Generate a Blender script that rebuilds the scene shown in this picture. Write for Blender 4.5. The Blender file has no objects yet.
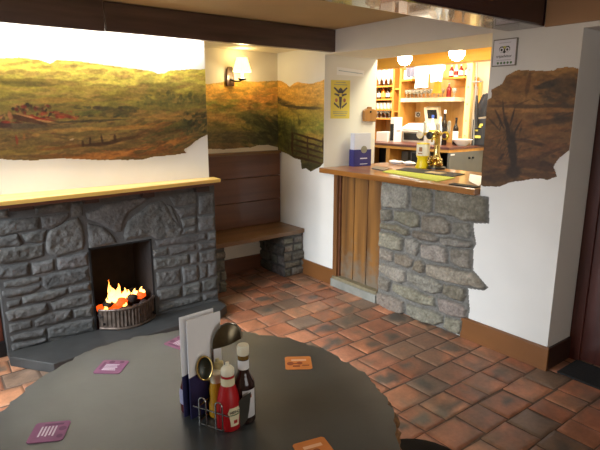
import bpy, bmesh, math, random
import numpy as np
from mathutils import Vector, Matrix
R = math.radians
random.seed(7)
S = bpy.context.scene
C = S.collection

# ------------------------------------------------------------------ camera
yaw, pit, rol = R(37.353), R(-12.547), R(0.09)
fw = Vector((math.sin(yaw)*math.cos(pit), math.cos(yaw)*math.cos(pit), math.sin(pit)))
rt = Vector((math.cos(yaw), -math.sin(yaw), 0)); up = rt.cross(fw)
rt2 = rt*math.cos(rol) + up*math.sin(rol); up2 = rt2.cross(fw)
cd = bpy.data.cameras.new('camera'); cam = bpy.data.objects.new('camera', cd); C.objects.link(cam)
m3 = Matrix((rt2, up2, -fw)).transposed()
cam.matrix_world = Matrix.Translation((0, 0, 1.6)) @ m3.to_4x4()
cd.sensor_width = 36; cd.lens = 514.05/600*36; cd.clip_start = .02
S.camera = cam
# ------------------------------------------------------------------ world, lights, exposure
S.view_settings.view_transform = 'Standard'; S.view_settings.look = 'None'
S.view_settings.exposure = 0.0; S.view_settings.gamma = 1; S.view_settings.use_curve_mapping = False
W = bpy.data.worlds.new('world'); S.world = W; W.use_nodes = True
W.node_tree.nodes['Background'].inputs[0].default_value = (.80, .88, 1, 1)
W.node_tree.nodes['Background'].inputs[1].default_value = 1.0

def area(name, loc, direction, sx, sy, power, col, spread=180):
    l = bpy.data.lights.new(name, 'AREA'); l.shape = 'RECTANGLE'; l.size = sx; l.size_y = sy
    l.energy = power; l.color = col; l.spread = R(spread)
    o = bpy.data.objects.new(name, l); C.objects.link(o); o.location = loc
    o.rotation_euler = Vector(direction).to_track_quat('-Z', 'Y').to_euler() if direction else (0, 0, 0); return o
def point(name, loc, power, col, rad=.05):
    l = bpy.data.lights.new(name, 'POINT'); l.energy = power; l.color = col; l.shadow_soft_size = rad
    o = bpy.data.objects.new(name, l); C.objects.link(o); o.location = loc; return o
WARM = (1, .78, .48); DAY = (.93, .96, 1)
area('window_daylight', (-1.16, 2.50, 1.42), (1, .12, -.48), 1.7, 1.05, 42, (.83, .915, 1), 70)
area('added_room_fill', (1.25, .9, 2.22), (.22, 1, -.85), .5, .5, 6, (1, .90, .74))  # unseen fill light added to lift alcove, chimney and floor
area('added_rear_fill', (.7, -1.95, 1.42), (0, 1, -.1), 1.7, 1.0, 18, (1, .96, .90))  # added fill from behind the camera, brightens menus like a flash
area('pelmet_strip_light', (.55, 3.575, 2.13), (0, .26, -1), 2.5, .03, 44, (1, .96, .86))
area('bar_ceiling_lamps', (5.06, 3.9, 2.31), None, .3, 2.8, 88, (1, .94, .82))
area('added_reveal_fill', (3.90, 2.9, 2.325), None, .16, 1.4, 24, (1, .93, .64))  # hidden light added behind the lintel to brighten the hatch reveal

# ------------------------------------------------------------------ data in metres, measured on each wall plane
M1D = [[0.494,1.885,1.659,1.954,260,0.0168,0.0739,0.0058,0.0155,4,[[176,138,70],[146,121,61],[119,103,53],[158,123,61],[186,144,78]],0.45],[0.481,1.874,1.542,1.692,160,0.0168,0.0606,0.0051,0.012,2,[[109,95,48],[133,103,55],[89,82,44],[148,113,59]],0.5],[0.558,0.769,1.559,1.632,60,0.0044,0.0146,0.0046,0.0152,70,[[55,45,33],[78,52,37],[120,49,35],[163,113,68],[48,43,35]],0.85],[0.554,0.798,1.517,1.564,26,0.0116,0.0348,0.0029,0.0059,-12,[[78,50,33],[130,45,31],[176,126,78],[59,38,27]],0.8],[0.772,0.934,1.545,1.589,26,0.0062,0.0218,0.0047,0.0109,-10,[[130,41,31],[154,61,40],[167,105,65],[78,52,37]],0.8],[0.918,1.336,1.557,1.623,70,0.0101,0.0303,0.0049,0.0115,8,[[57,59,40],[78,74,44],[93,84,48],[65,54,39],[111,91,53]],0.75],[0.477,0.528,1.506,1.577,12,0.0063,0.0158,0.0044,0.0118,30,[[111,43,33],[65,45,37],[167,109,68]],0.8],[0.817,1.345,1.513,1.54,24,0.0132,0.0462,0.0022,0.0044,2,[[65,54,39],[89,66,42],[163,121,70]],0.7],[0.456,1.416,1.314,1.519,240,0.0128,0.0576,0.0034,0.0085,5,[[104,80,46],[85,64,40],[132,96,52],[113,74,37],[148,111,61],[78,54,33]],0.5],[1.337,1.875,1.643,1.722,70,0.0078,0.0234,0.0078,0.0196,80,[[89,88,46],[76,76,42],[111,101,53]],0.5],[1.272,1.87,1.521,1.603,60,0.0194,0.0621,0.0041,0.0103,4,[[148,109,57],[126,93,50],[165,123,66]],0.5],[1.33,1.867,1.325,1.529,120,0.016,0.0561,0.0051,0.0119,18,[[85,80,40],[104,74,39],[78,52,29],[130,80,40],[66,66,37]],0.55],[1.672,1.869,1.428,1.588,40,0.0086,0.0257,0.0073,0.0182,40,[[52,54,31],[66,68,37],[44,43,27]],0.7],[1.048,1.717,1.269,1.338,60,0.0149,0.052,0.0024,0.0061,6,[[139,84,42],[111,62,31],[159,105,57],[89,52,29]],0.6],[0.522,0.817,1.421,1.513,24,0.0044,0.0103,0.0087,0.0231,90,[[111,56,37],[78,54,40],[139,96,59]],0.35]]
M2D = [[2.229,3.045,1.604,1.878,120,0.0223,0.0782,0.0073,0.0196,4,[[219,163,73],[183,143,68],[239,180,85],[156,129,61]],0.5],[2.223,3.043,1.469,1.664,80,0.0168,0.0561,0.007,0.0186,0,[[126,117,58],[104,102,53],[178,134,70]],0.5],[2.635,3.041,1.262,1.546,110,0.0179,0.0598,0.0071,0.0189,-30,[[63,68,41],[82,85,48],[53,53,34],[107,102,58]],0.6],[2.214,2.708,1.26,1.472,70,0.022,0.0659,0.0066,0.0132,0,[[117,100,56],[92,82,51],[134,112,63]],0.5]]
M3D = [[3.607,4.351,1.625,1.847,90,0.031,0.0929,0.0064,0.0149,0,[[190,146,68],[168,128,60],[204,160,78]],0.5],[3.603,4.354,1.357,1.623,90,0.0235,0.0783,0.0074,0.0172,2,[[146,136,60],[118,116,52],[164,144,66],[98,100,48]],0.55],[3.986,4.357,1.155,1.55,70,0.0169,0.0507,0.0101,0.0304,70,[[62,66,38],[84,86,46],[52,52,32],[104,100,52]],0.6],[3.596,4.116,1.012,1.287,50,0.0229,0.0687,0.0082,0.0192,-20,[[90,84,44],[70,64,36],[112,98,50]],0.5]]
M4D = [[1.412,2.011,1.669,1.833,90,0.0122,0.0428,0.0038,0.0102,4,[[131,91,48],[108,73,39],[86,61,37],[142,100,55]],0.45],[1.408,1.659,1.606,1.8,70,0.0107,0.032,0.0041,0.0108,20,[[66,52,37],[54,41,32],[88,64,43]],0.5],[1.43,1.965,1.151,1.661,240,0.0147,0.0528,0.0048,0.0112,-8,[[100,63,32],[77,48,25],[120,77,41],[59,37,21],[135,88,48]],0.5],[1.724,1.889,1.289,1.558,30,0.0029,0.0074,0.0192,0.0448,20,[[45,30,19],[59,39,23]],0.6]]
FIRE_STONES = [[[0.384,0.999],[0.46,1.003],[0.463,0.948],[0.378,0.943]],[[0.617,0.991],[0.823,1.012],[0.817,0.948],[0.695,0.946],[0.613,0.949]],[[0.377,0.931],[0.464,0.936],[0.634,0.93],[0.626,0.849],[0.539,0.845],[0.426,0.836],[0.366,0.838]],[[0.64,0.93],[0.73,0.935],[0.817,0.938],[0.814,0.908],[0.767,0.867],[0.696,0.836],[0.644,0.85]],[[0.832,1.001],[0.911,1.006],[0.903,0.904],[0.826,0.9]],[[0.664,0.807],[0.684,0.831],[0.76,0.861],[0.819,0.894],[0.87,0.898],[0.891,0.85],[0.901,0.737],[0.882,0.67],[0.804,0.662],[0.709,0.647],[0.657,0.68],[0.649,0.722]],[[0.52,0.828],[0.602,0.839],[0.673,0.839],[0.657,0.801],[0.647,0.763],[0.6,0.76],[0.537,0.773]],[[0.365,0.825],[0.498,0.838],[0.526,0.775],[0.501,0.753],[0.358,0.763]],[[0.356,0.744],[0.4,0.753],[0.53,0.758],[0.641,0.757],[0.638,0.663],[0.519,0.65],[0.395,0.653],[0.348,0.668]],[[0.345,0.649],[0.46,0.635],[0.54,0.636],[0.538,0.553],[0.434,0.55],[0.336,0.566]],[[0.551,0.631],[0.617,0.636],[0.69,0.637],[0.694,0.556],[0.633,0.551],[0.555,0.549]],[[0.708,0.637],[0.803,0.641],[0.907,0.648],[0.902,0.553],[0.813,0.548],[0.71,0.553]],[[0.388,0.536],[0.479,0.544],[0.601,0.533],[0.601,0.502],[0.502,0.485],[0.389,0.496]],[[0.613,0.531],[0.699,0.542],[0.904,0.541],[0.909,0.443],[0.784,0.436],[0.633,0.433],[0.606,0.463]],[[0.371,0.483],[0.501,0.475],[0.596,0.486],[0.599,0.458],[0.543,0.428],[0.398,0.427],[0.372,0.44]],[[0.764,0.422],[0.908,0.428],[0.91,0.369],[0.766,0.379]],[[0.477,0.416],[0.554,0.423],[0.645,0.427],[0.754,0.421],[0.754,0.382],[0.67,0.361],[0.578,0.358],[0.484,0.37]],[[0.387,0.403],[0.47,0.404],[0.469,0.363],[0.391,0.354]],[[0.377,0.337],[0.47,0.349],[0.619,0.345],[0.628,0.311],[0.612,0.272],[0.544,0.261],[0.387,0.273]],[[0.642,0.336],[0.764,0.358],[0.909,0.355],[0.905,0.27],[0.769,0.27],[0.656,0.283]],[[0.385,0.253],[0.519,0.25],[0.519,0.197],[0.471,0.189],[0.384,0.191]],[[0.535,0.235],[0.63,0.275],[0.769,0.263],[0.769,0.196],[0.684,0.182],[0.537,0.192]],[[0.781,0.252],[0.908,0.259],[0.908,0.176],[0.782,0.193]],[[0.388,0.17],[0.469,0.171],[0.595,0.166],[0.596,0.115],[0.493,0.115],[0.389,0.127]],[[0.607,0.162],[0.684,0.175],[0.907,0.165],[0.912,0.069],[0.738,0.072],[0.607,0.094]],[[0.388,0.114],[0.492,0.105],[0.595,0.101],[0.605,0.073],[0.476,0.06],[0.382,0.059]],[[0.984,0.936],[1.053,0.97],[1.338,0.99],[1.351,0.967],[1.214,0.888],[1.174,0.827],[1.148,0.758],[1.099,0.758],[1.034,0.817],[0.926,0.88],[0.917,0.923]],[[0.924,0.853],[1.027,0.811],[1.09,0.738],[1.114,0.683],[0.921,0.664]],[[1.196,0.825],[1.364,0.936],[1.464,0.948],[1.501,0.907],[1.542,0.803],[1.619,0.715],[1.6,0.662],[1.55,0.646],[1.408,0.66],[1.364,0.69],[1.171,0.689],[1.16,0.727]],[[1.486,0.931],[1.547,0.894],[1.567,0.822],[1.596,0.741],[1.535,0.819]],[[1.52,0.98],[1.741,1.005],[1.744,0.895],[1.694,0.893],[1.555,0.897]],[[1.555,0.881],[1.677,0.883],[1.744,0.88],[1.732,0.81],[1.607,0.802],[1.577,0.844]],[[1.764,0.956],[1.894,0.967],[1.892,0.807],[1.757,0.807]],[[1.602,0.791],[1.731,0.795],[1.733,0.731],[1.619,0.723]],[[1.748,0.792],[1.892,0.795],[1.891,0.661],[1.751,0.672]],[[1.627,0.706],[1.728,0.716],[1.734,0.667],[1.608,0.665]],[[1.392,0.651],[1.567,0.656],[1.811,0.652],[1.818,0.602],[1.663,0.593],[1.405,0.607]],[[1.829,0.653],[1.9,0.653],[1.897,0.59],[1.83,0.588]],[[1.365,0.594],[1.482,0.587],[1.487,0.531],[1.369,0.532]],[[1.498,0.584],[1.713,0.585],[1.719,0.532],[1.642,0.524],[1.503,0.52]],[[1.739,0.581],[1.897,0.573],[1.895,0.52],[1.744,0.52]],[[1.369,0.52],[1.51,0.513],[1.65,0.507],[1.655,0.429],[1.505,0.421],[1.371,0.431]],[[1.667,0.504],[1.735,0.505],[1.732,0.423],[1.663,0.42]],[[1.748,0.503],[1.894,0.507],[1.895,0.406],[1.748,0.414]],[[1.385,0.412],[1.578,0.403],[1.58,0.289],[1.522,0.281],[1.385,0.286]],[[1.595,0.412],[1.726,0.404],[1.725,0.276],[1.596,0.273]],[[1.739,0.401],[1.809,0.397],[1.805,0.284],[1.738,0.281]],[[1.818,0.395],[1.895,0.394],[1.895,0.283],[1.818,0.282]],[[1.384,0.27],[1.579,0.262],[1.579,0.174],[1.387,0.177]],[[1.593,0.259],[1.733,0.265],[1.75,0.245],[1.746,0.166],[1.595,0.172]],[[1.764,0.267],[1.894,0.265],[1.9,0.166],[1.76,0.171]],[[1.393,0.151],[1.582,0.153],[1.737,0.148],[1.743,0.092],[1.595,0.091],[1.389,0.087]],[[1.762,0.15],[1.899,0.149],[1.897,0.08],[1.765,0.089]]]
BAR_STONES = [[[2.877,1.013],[2.824,1.043],[2.596,1.045],[2.579,0.931],[2.594,0.855],[2.868,0.834]],[[2.566,1.045],[2.387,1.047],[2.365,0.998],[2.365,0.871],[2.41,0.852],[2.555,0.872]],[[2.342,1.052],[1.979,1.061],[1.924,1.028],[1.913,0.874],[2.032,0.86],[2.079,0.848],[2.163,0.867],[2.258,0.873],[2.329,0.873]],[[2.873,0.82],[2.759,0.834],[2.743,0.746],[2.829,0.724],[2.868,0.725]],[[2.726,0.826],[2.525,0.854],[2.475,0.831],[2.469,0.739],[2.545,0.717],[2.679,0.741],[2.722,0.75]],[[2.447,0.839],[2.373,0.847],[2.257,0.855],[2.193,0.818],[2.188,0.753],[2.229,0.723],[2.291,0.718],[2.439,0.717]],[[2.872,0.703],[2.678,0.725],[2.564,0.701],[2.552,0.668],[2.601,0.642],[2.717,0.661],[2.87,0.653]],[[2.177,0.828],[2.039,0.845],[2.025,0.784],[2.038,0.738],[2.119,0.733],[2.175,0.748]],[[2.535,0.703],[2.382,0.718],[2.29,0.703],[2.287,0.666],[2.34,0.648],[2.472,0.644],[2.532,0.656]],[[2.272,0.699],[2.186,0.72],[2.118,0.717],[2.02,0.724],[2.003,0.703],[2.016,0.675],[2.146,0.654],[2.232,0.644],[2.269,0.666]],[[2.875,0.631],[2.716,0.645],[2.621,0.626],[2.624,0.516],[2.708,0.505],[2.874,0.508]],[[2.605,0.625],[2.521,0.642],[2.456,0.624],[2.456,0.553],[2.492,0.505],[2.583,0.516]],[[2.441,0.615],[2.285,0.64],[2.213,0.629],[2.19,0.559],[2.196,0.516],[2.311,0.503],[2.434,0.51]],[[2.179,0.636],[2.023,0.664],[2.012,0.586],[2.003,0.522],[2.084,0.513],[2.172,0.541]],[[2.873,0.491],[2.729,0.497],[2.719,0.411],[2.779,0.396],[2.869,0.405]],[[2.707,0.485],[2.592,0.494],[2.51,0.476],[2.521,0.417],[2.565,0.39],[2.702,0.398]],[[2.49,0.477],[2.433,0.49],[2.393,0.464],[2.398,0.4],[2.435,0.382],[2.52,0.393],[2.502,0.422]],[[2.379,0.476],[2.274,0.486],[2.168,0.5],[2.067,0.499],[1.994,0.51],[1.927,0.47],[1.88,0.425],[1.906,0.407],[1.977,0.405],[2.091,0.388],[2.221,0.379],[2.377,0.381]],[[2.872,0.353],[2.711,0.37],[2.585,0.368],[2.579,0.274],[2.63,0.248],[2.738,0.252],[2.87,0.296]],[[2.569,0.36],[2.434,0.366],[2.302,0.377],[2.218,0.345],[2.232,0.287],[2.312,0.252],[2.397,0.251],[2.497,0.276],[2.564,0.291]],[[2.867,0.249],[2.732,0.241],[2.744,0.156],[2.765,0.136],[2.868,0.147]],[[2.715,0.233],[2.618,0.238],[2.505,0.245],[2.406,0.232],[2.291,0.23],[2.277,0.162],[2.399,0.136],[2.56,0.137],[2.711,0.161]],[[2.21,0.359],[2.124,0.371],[2.031,0.375],[2.026,0.309],[2.048,0.272],[2.15,0.268],[2.222,0.282]],[[2.264,0.234],[2.175,0.249],[2.046,0.257],[2.014,0.222],[2.017,0.16],[2.054,0.14],[2.139,0.131],[2.239,0.138]],[[2.878,0.104],[2.731,0.12],[2.59,0.107],[2.574,0.018],[2.604,-0.005],[2.723,-0.018],[2.873,0.002]],[[2.553,0.105],[2.437,0.112],[2.284,0.124],[2.205,0.11],[2.196,0.061],[2.276,0.013],[2.389,-0.006],[2.5,-0.001],[2.548,0.026]],[[2.183,0.117],[2.112,0.121],[2.036,0.131],[2.038,0.053],[2.052,0.017],[2.13,0.012],[2.194,0.029]]]
BAR_OUTLINE = [[2.934,1.048],[1.991,1.101],[1.922,1.049],[1.902,0.869],[2.023,0.848],[2.009,0.78],[1.987,0.706],[2.007,0.666],[1.995,0.517],[1.869,0.424],[1.897,0.398],[2.023,0.377],[2.012,0.298],[1.998,0.227],[2.005,0.157],[2.028,0.134],[2.026,0.011],[2.428,-0.019],[2.895,-0.023]]
M1O = [[0.232,1.949],[0.521,1.902],[0.628,1.914],[0.738,1.903],[0.793,1.888],[0.83,1.911],[0.974,1.91],[1.164,1.895],[1.368,1.879],[1.453,1.87],[1.496,1.855],[1.541,1.86],[1.588,1.883],[1.883,1.907],[1.871,1.431],[1.828,1.402],[1.768,1.373],[1.717,1.338],[1.666,1.31],[1.69,1.286],[1.593,1.276],[1.4,1.268],[1.347,1.253],[1.048,1.266],[0.796,1.293],[0.619,1.287],[0.455,1.305],[0.152,1.302]]
M2O = [[2.219,1.833],[2.341,1.846],[2.52,1.878],[2.64,1.878],[2.774,1.873],[3.033,1.896],[3.076,1.214],[3.014,1.222],[2.916,1.261],[2.797,1.261],[2.703,1.24],[2.589,1.245],[2.424,1.237],[2.224,1.251]]
M3O = [[4.377,1.898],[4.279,1.884],[4.195,1.852],[4.146,1.827],[4.081,1.857],[4.018,1.868],[3.925,1.851],[3.805,1.842],[3.691,1.859],[3.601,1.877],[3.613,1.187],[3.651,1.147],[3.679,1.09],[3.812,1.031],[3.889,1.057],[3.952,1.042],[3.977,1.132],[4.066,1.14],[4.2,1.175],[4.312,1.208]]
M4O = [[1.988,1.656],[1.958,1.687],[1.963,1.734],[1.925,1.751],[1.892,1.765],[1.869,1.815],[1.799,1.844],[1.683,1.838],[1.598,1.83],[1.569,1.831],[1.547,1.843],[1.462,1.844],[1.433,1.823],[1.414,1.803],[1.42,1.399],[1.478,1.332],[1.501,1.295],[1.508,1.277],[1.478,1.22],[1.535,1.196],[1.616,1.194],[1.698,1.173],[1.784,1.151],[1.844,1.118],[1.961,1.104],[1.982,1.129]]
M1S = [[1.094,1.828,0.844,0.083,-2.0,[226,208,92],0.6],[0.725,1.771,0.257,0.024,0.0,[119,98,44],0.7],[0.639,1.757,0.166,0.018,0.0,[57,56,31],0.4],[1.43,1.74,0.219,0.048,5.0,[119,98,44],0.6],[1.581,1.772,0.23,0.028,10.0,[119,109,53],0.45],[1.398,1.793,0.058,0.041,21.0,[104,96,50],0.45],[1.653,1.66,0.355,0.032,3.0,[109,101,52],0.55],[1.147,1.681,0.2,0.026,2.0,[119,98,44],0.5],[0.831,1.664,0.15,0.019,0.0,[182,132,61],0.5],[1.647,1.56,0.317,0.022,1.0,[182,132,61],0.8],[1.073,1.576,0.36,0.039,2.0,[119,98,44],0.6],[1.174,1.589,0.115,0.03,-5.0,[65,62,42],0.6],[1.291,1.589,0.028,0.031,-40.0,[65,61,40],0.8],[0.946,1.582,0.157,0.016,2.0,[104,105,48],0.6],[1.566,1.503,0.426,0.022,4.0,[163,98,42],0.6],[1.644,1.487,0.238,0.036,12.0,[85,88,37],0.7],[1.486,1.447,0.227,0.028,6.0,[57,35,20],0.45],[1.749,1.508,0.106,0.052,30.0,[65,64,37],0.6],[1.834,1.544,0.042,0.06,65.0,[57,56,31],0.8],[0.697,1.49,0.288,0.031,-2.0,[104,86,55],0.8],[0.585,1.504,0.138,0.018,-2.0,[68,59,48],0.7],[0.634,1.543,0.112,0.018,-13.0,[78,50,33],0.95],[0.68,1.552,0.086,0.009,-13.0,[139,38,27],0.9],[0.614,1.568,0.061,0.006,-17.0,[182,132,83],0.9],[0.735,1.53,0.064,0.007,-12.0,[191,140,83],0.8],[0.84,1.567,0.054,0.016,-8.0,[139,38,27],0.55],[0.907,1.563,0.025,0.022,-42.0,[163,98,42],0.8],[0.729,1.583,0.023,0.012,0.0,[139,38,27],0.5],[0.663,1.607,0.085,0.024,0.0,[78,62,44],0.5],[0.542,1.565,0.014,0.03,10.0,[176,114,74],0.8],[0.499,1.512,0.043,0.015,-2.0,[65,43,37],0.9],[0.512,1.53,0.027,0.009,-2.0,[139,38,27],0.7],[1.005,1.53,0.257,0.007,2.0,[57,49,35],0.7],[0.554,1.42,0.008,0.03,-2.0,[139,38,27],0.55],[0.601,1.437,0.008,0.018,-2.0,[163,98,42],0.5],[0.67,1.447,0.023,0.012,0.0,[182,132,61],0.5],[0.683,1.353,0.347,0.025,0.0,[119,98,44],0.6],[0.864,1.365,0.247,0.01,4.0,[102,61,27],0.8],[1.057,1.377,0.132,0.013,5.0,[57,35,20],0.7],[1.194,1.399,0.138,0.014,8.0,[57,35,20],0.6],[0.994,1.399,0.008,0.03,-2.0,[57,35,20],0.85],[1.073,1.41,0.008,0.03,-2.0,[57,35,20],0.85],[1.161,1.414,0.009,0.027,-2.0,[57,35,20],0.8],[0.947,1.381,0.008,0.023,-2.0,[57,35,20],0.8],[0.881,1.413,0.015,0.006,18.0,[199,167,130],0.8],[1.118,1.3,0.338,0.024,2.0,[163,98,42],0.7],[1.48,1.347,0.266,0.029,10.0,[163,98,42],0.7],[1.402,1.3,0.186,0.014,5.0,[102,61,27],0.7],[1.329,1.311,0.051,0.014,6.0,[57,56,31],0.6],[0.798,1.309,0.181,0.013,-2.0,[102,61,27],0.6],[0.569,1.346,0.167,0.015,-2.0,[119,98,44],0.6],[0.905,1.473,0.249,0.013,2.0,[182,132,61],0.5],[1.269,1.48,0.211,0.014,2.0,[182,132,61],0.5]]
M2S = [[2.604,1.772,0.496,0.101,1.0,[244,180,75],0.8],[2.438,1.659,0.266,0.046,1.0,[136,146,63],0.6],[2.545,1.642,0.328,0.046,5.0,[117,119,53],0.7],[2.77,1.681,0.23,0.076,13.0,[231,161,75],0.8],[2.923,1.74,0.178,0.077,1.0,[204,146,73],0.6],[2.433,1.522,0.267,0.046,-1.0,[183,136,73],0.7],[2.746,1.643,0.063,0.062,0.0,[102,75,43],0.8],[2.757,1.624,0.034,0.043,0.0,[183,143,80],0.8],[2.85,1.634,0.176,0.029,21.0,[146,112,61],0.7],[2.539,1.436,0.385,0.038,-1.0,[156,136,58],0.7],[2.883,1.469,0.262,0.078,-21.0,[63,68,41],0.85],[2.709,1.51,0.171,0.038,-17.0,[73,75,43],0.8],[2.966,1.369,0.146,0.119,-1.0,[61,61,39],0.85],[2.482,1.344,0.327,0.066,-2.0,[90,80,51],0.9],[2.798,1.334,0.235,0.059,-10.0,[73,68,46],0.8],[2.325,1.44,0.125,0.055,-1.0,[104,95,53],0.7],[2.425,1.27,0.27,0.028,-2.0,[117,87,53],0.7]]
M3S = [[3.986,1.79,0.466,0.073,-178.0,[206,158,72],0.9],[3.986,1.698,0.437,0.037,-178.0,[188,142,62],0.8],[4.23,1.673,0.219,0.034,-165.0,[70,62,46],0.85],[4.017,1.633,0.268,0.014,-176.0,[60,52,40],0.85],[3.803,1.624,0.147,0.014,-179.0,[70,58,44],0.7],[3.986,1.568,0.439,0.037,179.0,[170,148,66],0.8],[3.986,1.494,0.44,0.066,179.0,[138,130,56],0.85],[3.801,1.442,0.253,0.037,167.0,[120,124,54],0.8],[4.181,1.412,0.218,0.107,-156.0,[72,78,40],0.8],[4.25,1.351,0.137,0.129,178.0,[58,62,36],0.85],[4.066,1.32,0.114,0.096,-163.0,[78,82,44],0.7],[3.756,1.37,0.176,0.046,178.0,[160,128,60],0.7],[3.859,1.16,0.261,0.095,-178.0,[84,78,40],0.9],[4.115,1.24,0.166,0.078,-164.0,[60,58,34],0.8],[3.798,1.089,0.181,0.038,175.0,[62,56,34],0.8],[3.853,1.353,0.258,0.011,-172.0,[58,34,20],0.97],[3.853,1.3,0.259,0.011,-173.0,[58,34,20],0.97],[3.852,1.248,0.259,0.011,-173.0,[58,34,20],0.97],[3.852,1.195,0.26,0.011,-174.0,[58,34,20],0.97],[3.851,1.142,0.26,0.011,-175.0,[58,34,20],0.97],[4.107,1.289,0.021,0.122,177.0,[58,34,20],0.97],[3.624,1.249,0.017,0.109,176.0,[58,34,20],0.97],[3.86,1.254,0.014,0.113,177.0,[64,38,22],0.9]]
M4S = [[1.706,1.758,0.284,0.047,-178.0,[126,86,45],0.8],[1.865,1.697,0.103,0.061,180.0,[131,93,50],0.8],[1.521,1.718,0.115,0.067,160.0,[66,52,37],0.8],[1.596,1.754,0.09,0.02,164.0,[52,45,39],0.8],[1.499,1.772,0.068,0.039,151.0,[99,75,50],0.5],[1.719,1.759,0.013,0.082,-176.0,[90,59,32],0.7],[1.659,1.606,0.281,0.018,180.0,[144,100,54],0.7],[1.693,1.629,0.285,0.012,180.0,[63,45,30],0.6],[1.479,1.594,0.068,0.067,170.0,[59,48,37],0.8],[1.56,1.537,0.119,0.017,174.0,[59,43,30],0.7],[1.747,1.521,0.197,0.024,-166.0,[108,70,36],0.7],[1.616,1.489,0.154,0.024,169.0,[120,81,43],0.7],[1.671,1.415,0.159,0.012,-171.0,[59,37,21],0.7],[1.573,1.373,0.121,0.029,159.0,[108,68,36],0.7],[1.625,1.279,0.157,0.03,-178.0,[63,39,21],0.75],[1.569,1.343,0.121,0.012,152.0,[72,46,27],0.7],[1.861,1.291,0.105,0.076,-167.0,[86,55,28],0.6],[1.784,1.36,0.03,0.124,168.0,[39,27,16],0.95],[1.831,1.495,0.014,0.08,166.0,[45,30,18],0.9],[1.885,1.543,0.008,0.075,149.0,[48,32,19],0.85],[1.862,1.593,0.006,0.074,170.0,[54,36,21],0.8],[1.803,1.557,0.007,0.067,-168.0,[48,32,19],0.8],[1.764,1.497,0.007,0.055,-153.0,[48,32,19],0.8],[1.925,1.518,0.006,0.057,131.0,[54,36,21],0.75],[1.757,1.224,0.054,0.044,175.0,[41,27,16],0.9],[1.885,1.172,0.108,0.026,173.0,[54,34,18],0.7],[1.587,1.221,0.124,0.015,174.0,[75,48,25],0.7]]

# ------------------------------------------------------------------ colour / noise / material helpers
def lin(c):
    return tuple((x/255/12.92 if x/255 <= .04045 else ((x/255+.055)/1.055)**2.4) for x in c)
def linA(a):
    a = np.clip(np.asarray(a, float)/255, 0, 1)
    return np.where(a <= .04045, a/12.92, ((a+.055)/1.055)**2.4)
def vnoise(x, y, seed=0):
    xi = np.floor(x).astype(np.int64); yi = np.floor(y).astype(np.int64); fx = x-xi; fy = y-yi
    def h(a, b):
        n = (a*374761393 + b*668265263 + seed*1274126177) & 0xffffffff
        n = ((n ^ (n >> 13))*1274126177) & 0xffffffff
        return ((n ^ (n >> 16)) & 0xffff)/65535.
    fx = fx*fx*(3-2*fx); fy = fy*fy*(3-2*fy)
    return (h(xi, yi)*(1-fx)+h(xi+1, yi)*fx)*(1-fy) + (h(xi, yi+1)*(1-fx)+h(xi+1, yi+1)*fx)*fy
def fbm(x, y, seed=0, o=4):
    s = 0; a = .5
    for i in range(o):
        s = s + a*(vnoise(x*2**i, y*2**i, seed+i*17)-.5); a *= .55
    return s
MATS = {}
def mat(name, col, rough=.5, metal=0, var=.12, scale=8, bump=0, bscale=40, emit=None, trans=0, attr=False, coat=0, spec=.5, stretch=None, col2=None, alpha=1):
    if name in MATS: return MATS[name]
    m = bpy.data.materials.new(name); m.use_nodes = True; nt = m.node_tree; N = nt.nodes; L = nt.links
    b = N['Principled BSDF']; b.inputs['Roughness'].default_value = rough; b.inputs['Metallic'].default_value = metal
    b.inputs['Transmission Weight'].default_value = trans; b.inputs['Coat Weight'].default_value = coat
    b.inputs['Specular IOR Level'].default_value = spec
    tc = N.new('ShaderNodeTexCoord'); mp = N.new('ShaderNodeMapping'); L.new(tc.outputs['Object'], mp.inputs[0])
    if stretch: mp.inputs['Scale'].default_value = stretch
    nz = N.new('ShaderNodeTexNoise'); nz.inputs['Scale'].default_value = scale; nz.inputs['Detail'].default_value = 5
    L.new(mp.outputs[0], nz.inputs['Vector'])
    mix = N.new('ShaderNodeMix'); mix.data_type = 'RGBA'
    if attr:
        at = N.new('ShaderNodeAttribute'); at.attribute_name = 'Col'
        hs = N.new('ShaderNodeHueSaturation'); L.new(at.outputs['Color'], hs.inputs['Color'])
        mr = N.new('ShaderNodeMapRange'); mr.inputs[3].default_value = 1-var; mr.inputs[4].default_value = 1+var
        mr.inputs[1].default_value = .3; mr.inputs[2].default_value = .7
        L.new(nz.outputs['Fac'], mr.inputs[0]); L.new(mr.outputs[0], hs.inputs['Value'])
        L.new(hs.outputs[0], b.inputs['Base Color'])
    else:
        c = lin(col); c2 = lin(col2) if col2 else tuple(x*(1-var*2) for x in c)
        if not col2: c = tuple(min(1, x*(1+var)) for x in c)
        mix.inputs[6].default_value = (*c2, 1); mix.inputs[7].default_value = (*c, 1)
        mr = N.new('ShaderNodeMapRange'); mr.inputs[1].default_value = .32; mr.inputs[2].default_value = .68
        L.new(nz.outputs['Fac'], mr.inputs[0]); L.new(mr.outputs[0], mix.inputs[0])
        L.new(mix.outputs[2], b.inputs['Base Color'])
    if bump:
        n2 = N.new('ShaderNodeTexNoise'); n2.inputs['Scale'].default_value = bscale; n2.inputs['Detail'].default_value = 6
        L.new(mp.outputs[0], n2.inputs['Vector'])
        bp = N.new('ShaderNodeBump'); bp.inputs['Strength'].default_value = bump; bp.inputs['Distance'].default_value = .01
        L.new(n2.outputs['Fac'], bp.inputs['Height']); L.new(bp.outputs[0], b.inputs['Normal'])
    if emit:
        b.inputs['Emission Color'].default_value = (*lin(emit[0]), 1); b.inputs['Emission Strength'].default_value = emit[1]
    MATS[name] = m; return m
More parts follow.
